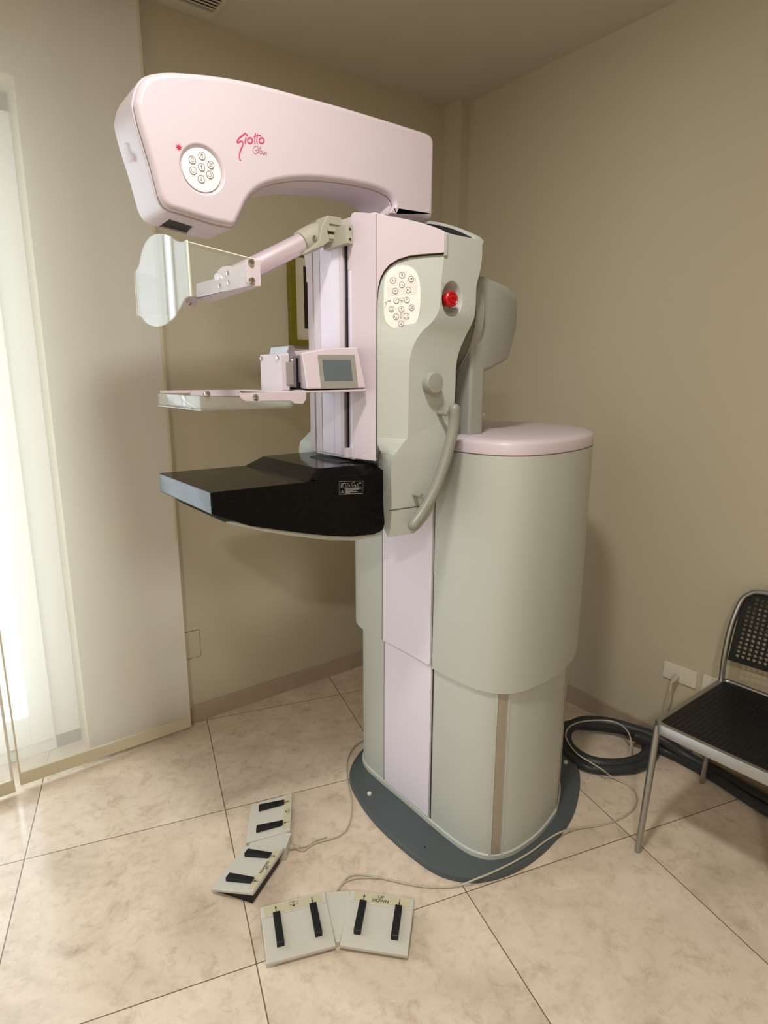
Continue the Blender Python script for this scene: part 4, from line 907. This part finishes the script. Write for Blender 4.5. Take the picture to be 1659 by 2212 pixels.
# ------------------------------------------------------------------ foot switches
def text_mesh(txt, size):
    cu_ = bpy.data.curves.new('t', 'FONT'); cu_.body = txt; cu_.size = size; cu_.align_x = 'CENTER'; cu_.align_y = 'CENTER'; cu_.offset = size*0.018
    o = bpy.data.objects.new('t', cu_); COL.objects.link(o); bpy.context.view_layer.update()
    me = bpy.data.meshes.new_from_object(o.evaluated_get(bpy.context.evaluated_depsgraph_get()))
    vs = [v.co.copy() for v in me.vertices]; fs = [tuple(p.vertices) for p in me.polygons]
    bpy.data.objects.remove(o); bpy.data.meshes.remove(me); return vs, fs
def foot_switch():
    global ORG
    t = thing('foot_switch', (0, 0, 0), 'x', 'foot switch', 'double foot switches on the floor')
    Wd, Dp, zr, zf = 0.177, 0.140, 0.050, 0.018
    for side in (-1, 1):
        th = -side*0.2286; px = side*0.036
        Rm_ = Matrix.Rotation(th, 3, 'Z')
        def P(a, b, h=0.0):       # a across, 0 at the inner rear corner and outward; b towards the user; h above the tilted top
            x = side*a; y = -b; z = zr+(zf-zr)*b/Dp+h
            q_ = Rm_ @ Vector((x, y, 0)); return Vector((q_.x+px, q_.y, z))
        c = [P(0, 0), P(Wd, 0), P(Wd, Dp), P(0, Dp)]
        base = MB(); ins = 0.012
        bt = [P(ins, ins), P(Wd-ins, ins), P(Wd-ins, Dp-ins), P(ins, Dp-ins)]
        base.hexa([Vector((p.x, p.y, 0.0)) for p in bt], [p-V(0, 0, 0.008) for p in bt]); base.build('wedge_base', BLACK, t, bevel=0.001)
        pl_ = MB(); pl_.hexa([p-V(0, 0, 0.010) for p in c], c)
        po = pl_.build('treadle_plate', BEIGEP, t, bevel=0.0025)
        # raised rim at the rear and printed strip
        m = MB(); m.hexa([P(0.002, 0.002), P(Wd-0.002, 0.002), P(Wd-0.002, 0.030), P(0.002, 0.030)], [P(0.002, 0.002, 0.0022), P(Wd-0.002, 0.002, 0.0022), P(Wd-0.002, 0.030, 0.0012), P(0.002, 0.030, 0.0012)]); m.build('label_ridge', BEIGEP, po, bevel=0.0008)
        e0, e1 = (0.012, Wd-0.010)
        m = MB(); m.hexa([P(e0, 0.004, 0.0019), P(e1, 0.004, 0.0019), P(e1, 0.026, 0.0012), P(e0, 0.026, 0.0012)], [P(e0, 0.004, 0.0026), P(e1, 0.004, 0.0026), P(e1, 0.026, 0.0019), P(e0, 0.026, 0.0019)]); m.build('label_strip', STRIPB, po, smooth=0)
        # keys; positions measured from the left edge of the plate
        m = MB(); nn = V(0, 0, 1)
        def LQ(s_, b, h=0.0029):  # s_ from left edge
            a = s_ if side == 1 else Wd-s_; return P(a, b, h)
        for s_, dirn in ((0.040, -1), (0.138, 1)):
            k_ = MB(); hw = 0.0095
            zpro = [(0.026, 0.0005), (0.026, 0.0075), (0.070, 0.0115), (0.108, 0.0150), (0.110, 0.0140), (0.110, 0.0005)]
            A_k = [LQ(s_-hw, b, h) for b, h in zpro]; B_k = [LQ(s_+hw, b, h) for b, h in zpro]; k_.hexa(A_k, B_k)
            k_.build('pedal', BLACK, po, bevel=0.0009)
            y0_, y1_ = (0.024, 0.007) if dirn < 0 else (0.007, 0.024)
            ym = y0_+(y1_-y0_)*0.55
            ar = MB(); ar.ribbon([LQ(s_, y0_), LQ(s_, ym)], 0.0017, nn); ar.poly([LQ(s_-0.0032, ym), LQ(s_+0.0032, ym), LQ(s_, y1_)]); ar.build('arrow', INKD, po, smooth=0)
        if side == 1:
            for tx, b in (('UP', 0.0095), ('DOWN', 0.0195)):
                vs, fs_ = text_mesh(tx, 0.0108)
                m.add([LQ(0.086+p.x*1.25, b-p.y) for p in vs], fs_)
        else:
            m.ribbon([LQ(*p) for p in ((0.076, 0.008), (0.088, 0.008), (0.100, 0.008), (0.100, 0.013), (0.091, 0.017), (0.085, 0.017), (0.076, 0.013))], 0.0010, nn, closed=True)
            m.ribbon([LQ(0.088, 0.005), LQ(0.088, 0.018)], 0.0012, nn); m.poly([LQ(0.0855, 0.017), LQ(0.0905, 0.017), LQ(0.088, 0.0225)])
        m.build('lettering' if side == 1 else 'icon', INKD, po, smooth=0)
    m = MB(); a = [V(-0.033, 0.004, 0), V(0.033, 0.004, 0), V(0.0335, -0.02, 0), V(0.006, -0.125, 0), V(-0.006, -0.125, 0), V(-0.0335, -0.02, 0)]
    hz = [0.046, 0.046, 0.042, 0.017, 0.017, 0.042]
    m.hexa(a, [Vector((p.x, p.y, h)) for p, h in zip(a, hz)]); m.build('centre_housing', BEIGEP, t, bevel=0.002)
    m = MB(); m.lathe((-0.012, 0.003, 0.012), (0, 1, 0), [(0.008, 0), (0.008, 0.010), (0.006, 0.011), (0.007, 0.013), (0.005, 0.015), (0.006, 0.018), (0.0045, 0.020), (0.005, 0.023), (0.0035, 0.03), (0, 0.031)], 14); m.build('strain_relief', CABLE, t)
    return t
def children(o): return [c for c in bpy.data.objects if c.parent is o]
def copy_tree(o, parent=None):
    c = o.copy(); COL.objects.link(c)
    if parent is not None: c.parent = parent
    for ch in children(o): copy_tree(ch, c)
    return c
fA = foot_switch(); fB = copy_tree(fA)
fA['label'] = 'front double foot switch, four black pedals pointing at the viewer'
fA.location = (0.768, 1.203, 0); fA.rotation_euler = (0, 0, math.radians(-33.7))
fB['label'] = 'rear double foot switch turned sideways, its dark wedge side showing'
fB.location = (0.752, 1.462, 0); fB.rotation_euler = (0, 0, math.radians(-134.0))
def cable(pts, r, mt, parent=None, name='cable', seg=8, n=8):
    m = MB(); m.tube(catmull(pts, n), r, seg, round_ends=True)
    return m.build(name, mt, parent, smooth=80)
def world_child(o, root, mw):
    o.parent = root; o.matrix_parent_inverse = mw.inverted()
ORG = Vector((0, 0, 0))
def rootmat(o): return Matrix.Translation(o.location) @ o.rotation_euler.to_matrix().to_4x4()
Zf = 0.0035
ZP = 0.0235
rb = rootmat(fA); s0_ = rb @ V(-0.012, 0.026, 0.010)
cb = [s0_]+[at(x, y, 'Z', z) for x, y, z in ((745, 1901, Zf), (765, 1890, Zf), (800, 1892, Zf), (850, 1903, Zf), (905, 1914, Zf), (960, 1917, Zf), (1000, 1910, 0.010), (1030, 1898, ZP), (1065, 1884, ZP), (1110, 1862, ZP), (1150, 1838, ZP), (1185, 1812, ZP), (1215, 1796, 0.022), (1245, 1789, 0.010), (1290, 1784, Zf), (1335, 1771, Zf), (1368, 1748, Zf), (1376, 1722, Zf), (1362, 1700, Zf), (1322, 1678, 0.012), (1303, 1664, 0.050), (1278, 1648, 0.062), (1248, 1629, 0.070), (1229, 1606, 0.072), (1222, 1588, 0.078), (1229, 1571, 0.085), (1252, 1560, 0.095), (1290, 1556, 0.098), (1325, 1559, 0.098), (1348, 1571, 0.098), (1360, 1588, 0.09), (1363, 1608, 0.070), (1361, 1628, 0.055))]
o = cable(cb, 0.0028, CABLE, name='cable'); world_child(o, fA, rb)
cb = [s0_+V(0.004, 0.002, 0)]+[at(x, y, 'Z', Zf) for x, y in ((742, 1908), (762, 1899), (790, 1896), (815, 1897))]
o = cable(cb, 0.0024, CABLE, name='cable_loop'); world_child(o, fA, rb)
ra = rootmat(fB); s1_ = ra @ V(-0.012, 0.026, 0.010)
cb = [s1_]+[at(x, y, 'Z', Zf) for x, y in ((655, 1838), (672, 1826), (695, 1817), (722, 1810), (745, 1796), (757, 1770), (760, 1735), (753, 1700), (749, 1668), (752, 1636), (776, 1604), (850, 1570))]
o = cable(cb, 0.0028, CABLE, name='cable'); world_child(o, fB, ra)
cb = [s1_+V(0, 0.004, 0)]+[at(x, y, 'Z', Zf) for x, y in ((662, 1828), (680, 1817), (705, 1808))]
o = cable(cb, 0.0024, CABLE, name='cable_loop'); world_child(o, fB, ra)

# ------------------------------------------------------------------ chair
def chair():
    t = thing('chair', (1.87, 0.60, 0), 'metal framed chair with black perforated seat and back by the right wall', 'chair')
    yl_, yr_ = 0.815, 0.385; xf, xk = 1.640, 2.100; zs = 0.440
    # seat frame: flat metal band around the seat
    pl = rrect(xf, xk, yr_, yl_, 0.035, 6)
    def rg(d, z): return [Vector((p.x, p.y, z)) for p in off_poly(pl, d)]
    m = MB(); m.loft([rg(0, zs-0.032), rg(0, zs-0.004), rg(0.003, zs), rg(0.016, zs), rg(0.018, zs-0.003), rg(0.018, zs-0.032), rg(0, zs-0.032)], caps=False)
    m.build('seat_frame', ALU, t, smooth=40)
    # legs
    def leg(a, b, r=0.0125): m = MB(); m.tube([a, a.lerp(b, 0.5), b], [r, r, r*0.9], 14, flat=0.8); m.build('leg', ALU, t, smooth=50)
    leg(V(xf+0.014, yl_-0.014, zs-0.01), V(1.622, 0.805, 0)); leg(V(xf+0.014, yr_+0.014, zs-0.01), V(1.622, 0.395, 0))
    leg(V(xk-0.016, yl_-0.006, zs-0.01), V(2.12, 0.842, 0)); leg(V(xk-0.016, yr_+0.006, zs-0.01), V(2.12, 0.358, 0))
    # back frame
    bpts = [V(xk-0.012, yl_-0.004, zs-0.02), V(xk+0.002, yl_+0.002, 0.52), V(xk+0.030, yl_+0.004, 0.62), V(xk+0.062, yl_-0.004, 0.70), V(xk+0.072, yl_-0.022, 0.728), V(xk+0.078, yl_-0.06, 0.744), V(xk+0.080, 0.60, 0.750)]
    full_ = bpts+[V(p.x, 1.2-p.y, p.z) for p in bpts[:-1]][::-1]
    m = MB(); m.tube(catmull(full_, 6), 0.0125, 14, flat=0.75); m.build('back_frame', ALU, t, smooth=60)
    # perforated panels: a grid of cells each with a round hole
    def perf(fn_, nu, nv, hole, solid, seg=10):
        m = MB(); border = 1
        for i in range(nu):
            for j_ in range(nv):
                u0, u1, v0, v1 = i/nu, (i+1)/nu, j_/nv, (j_+1)/nv
                if nu == 25 and (i, j_) in ((0, 15), (24, 15)): continue
                if solid(i, j_): m.add([fn_(u0, v0), fn_(u1, v0), fn_(u1, v1), fn_(u0, v1)], [(0, 1, 2, 3)]); continue
                cu0, cv0 = (u0+u1)/2, (v0+v1)/2; inner = []; outer = []
                for k_ in range(8):
                    a = k_*math.pi/4; inner.append(fn_(cu0+math.cos(a)*hole/nu, cv0+math.sin(a)*hole/nv))
                    ox, oy = math.cos(a), math.sin(a); mxx = max(abs(ox), abs(oy)); outer.append(fn_(cu0+ox/mxx*0.5/nu, cv0+oy/mxx*0.5/nv))
                m.add(inner+outer, [(k_, (k_+1) % 8, 8+(k_+1) % 8, 8+k_) for k_ in range(8)])
        return m
    def bf(u_, v_):
        y = (yl_-0.005)+(yr_+0.005-(yl_-0.005))*u_; z = 0.500+0.238*v_
        x = xk+0.014+0.064*(v_**1.05)+0.012*math.sin(math.pi*u_)
        return V(x, y, z)
    def bsol(i, j_):
        if i in (0, 24) or j_ in (0, 15): return True
        return (i in (1, 23) and j_ >= 13)
    m = perf(bf, 25, 16, 0.36, bsol)
    o = m.build('backrest', BLACK, t, smooth=0); md = o.modifiers.new('solid', 'SOLIDIFY'); md.thickness = 0.004; md.offset = 0
    def sf(u_, v_):
        x = xf+0.017+(xk-xf-0.034)*u_; y = yr_+0.017+(yl_-yr_-0.034)*v_
        return V(x, y, zs-0.004-0.006*math.sin(math.pi*u_)*math.sin(math.pi*v_))
    m = perf(sf, 30, 28, 0.24, lambda i, j_: i in (0, 29) or j_ in (0, 27))
    o = m.build('seat', BLACK, t, smooth=0); md = o.modifiers.new('solid', 'SOLIDIFY'); md.thickness = 0.004; md.offset = -1
chair()

# ------------------------------------------------------------------ hoses, sockets, plug
ORG = V(2.03, 1.2, 0)
def hose(pts, r, label, name='cable_hose', grp='thick dark hoses behind the machine'):
    global ORG
    P = [at(x, y, 'Z', z) for x, y, z in pts]
    hx = 2.162 if r > 0.02 else 2.080
    P += [V(hx, 0.36, r+0.001), V(hx, 0.0, r+0.001), V(2.165 if r > 0.02 else 2.12, -0.9, r+0.001)]
    for p in P:
        p.x = min(p.x, WR-0.012-r-0.002)
    ORG = Vector((P[0].x, P[0].y, 0)); m = MB(); m.tube(catmull(P, 8), r, 16, round_ends=True)
    o = m.build(name, RUBBER, smooth=80); tag(o, label, 'hose', grp); return o
hose([(1200, 1575, 0.022), (1240, 1566, 0.022), (1290, 1568, 0.022), (1345, 1575, 0.022), (1385, 1590, 0.022), (1400, 1612, 0.022), (1392, 1634, 0.022), (1362, 1647, 0.022), (1320, 1651, 0.022), (1275, 1644, 0.022), (1240, 1624, 0.022), (1224, 1600, 0.024), (1228, 1574, 0.040), (1260, 1558, 0.062), (1310, 1560, 0.066), (1370, 1576, 0.066), (1430, 1598, 0.062), (1490, 1628, 0.030), (1560, 1672, 0.022), (1640, 1722, 0.022)], 0.021, 'thick dark grey hose coiled on the floor by the machine then running under the chair')
hose([(1210, 1610, 0.018), (1232, 1636, 0.018), (1270, 1658, 0.018), (1330, 1664, 0.018), (1385, 1655, 0.018), (1413, 1628, 0.018), (1405, 1602, 0.05), (1372, 1590, 0.060), (1395, 1602, 0.045), (1440, 1625, 0.018), (1500, 1655, 0.018), (1560, 1690, 0.018), (1640, 1742, 0.018)], 0.017, 'thinner dark hose on the outer side of the coil, nearest the chair leg')
def plate(y0, y1, z0, z1, label, modules):
    t = thing('wall_socket', (WR, (y0+y1)/2, z0), label, 'wall socket')
    MB().prism([V(WR-0.009, y, z) for y, z in rrect(y0, y1, z0, z1, 0.004)], (0.009, 0, 0)).build('cover_frame', WHITE, t, bevel=0.0015)
    w_ = (y1-y0-0.03)/modules
    for k_ in range(modules):
        MB().box(WR-0.0105, WR-0.008, y0+0.015+w_*k_+0.0008, y0+0.015+w_*(k_+1)-0.0008, z0+0.012, z1-0.012).build('module', WHITE, t, bevel=0.0006)
sk0 = at(1437, 1425, 'X', WR); sk1 = at(1504, 1487, 'X', WR)
plate(sk1.y, sk0.y, sk1.z, sk0.z-0.002, 'white wall socket plate with a plug in it, left of the chair', 3)
plate(sk1.y-0.14, sk1.y-0.022, sk1.z+0.004, sk0.z+0.002, 'white wall plate partly hidden behind the chair back leg', 3)
pgp = at(1465, 1460, 'X', WR)
t = thing('power_cord', (pgp.x, pgp.y, 0), 'grey beige power cord plugged into the wall socket and hanging to the floor', 'cord')
MB().lathe((WR-0.0105, pgp.y, pgp.z), (-1, 0, -0.35), [(0.012, 0), (0.012, 0.014), (0.009, 0.024), (0.006, 0.034), (0.004, 0.046), (0, 0.047)], 16).build('plug', CABLE, t)
m = MB(); m.tube(catmull([V(WR-0.05, pgp.y, pgp.z-0.018), V(WR-0.056, pgp.y, pgp.z-0.05), V(WR-0.05, pgp.y+0.012, 0.2), V(WR-0.045, pgp.y+0.008, 0.10), V(WR-0.04, pgp.y-0.02, 0.085), V(WR-0.05, pgp.y-0.09, 0.09), at(1498, 1598, 'Z', 0.07), at(1512, 1620, 'Z', 0.07), at(1532, 1636, 'Z', 0.066), at(1556, 1641, 'Z', 0.06), at(1584, 1634, 'Z', 0.05)], 8), 0.0045, 10, round_ends=True); m.build('cord', CABLE, t, smooth=80)
bpy.context.view_layer.update()
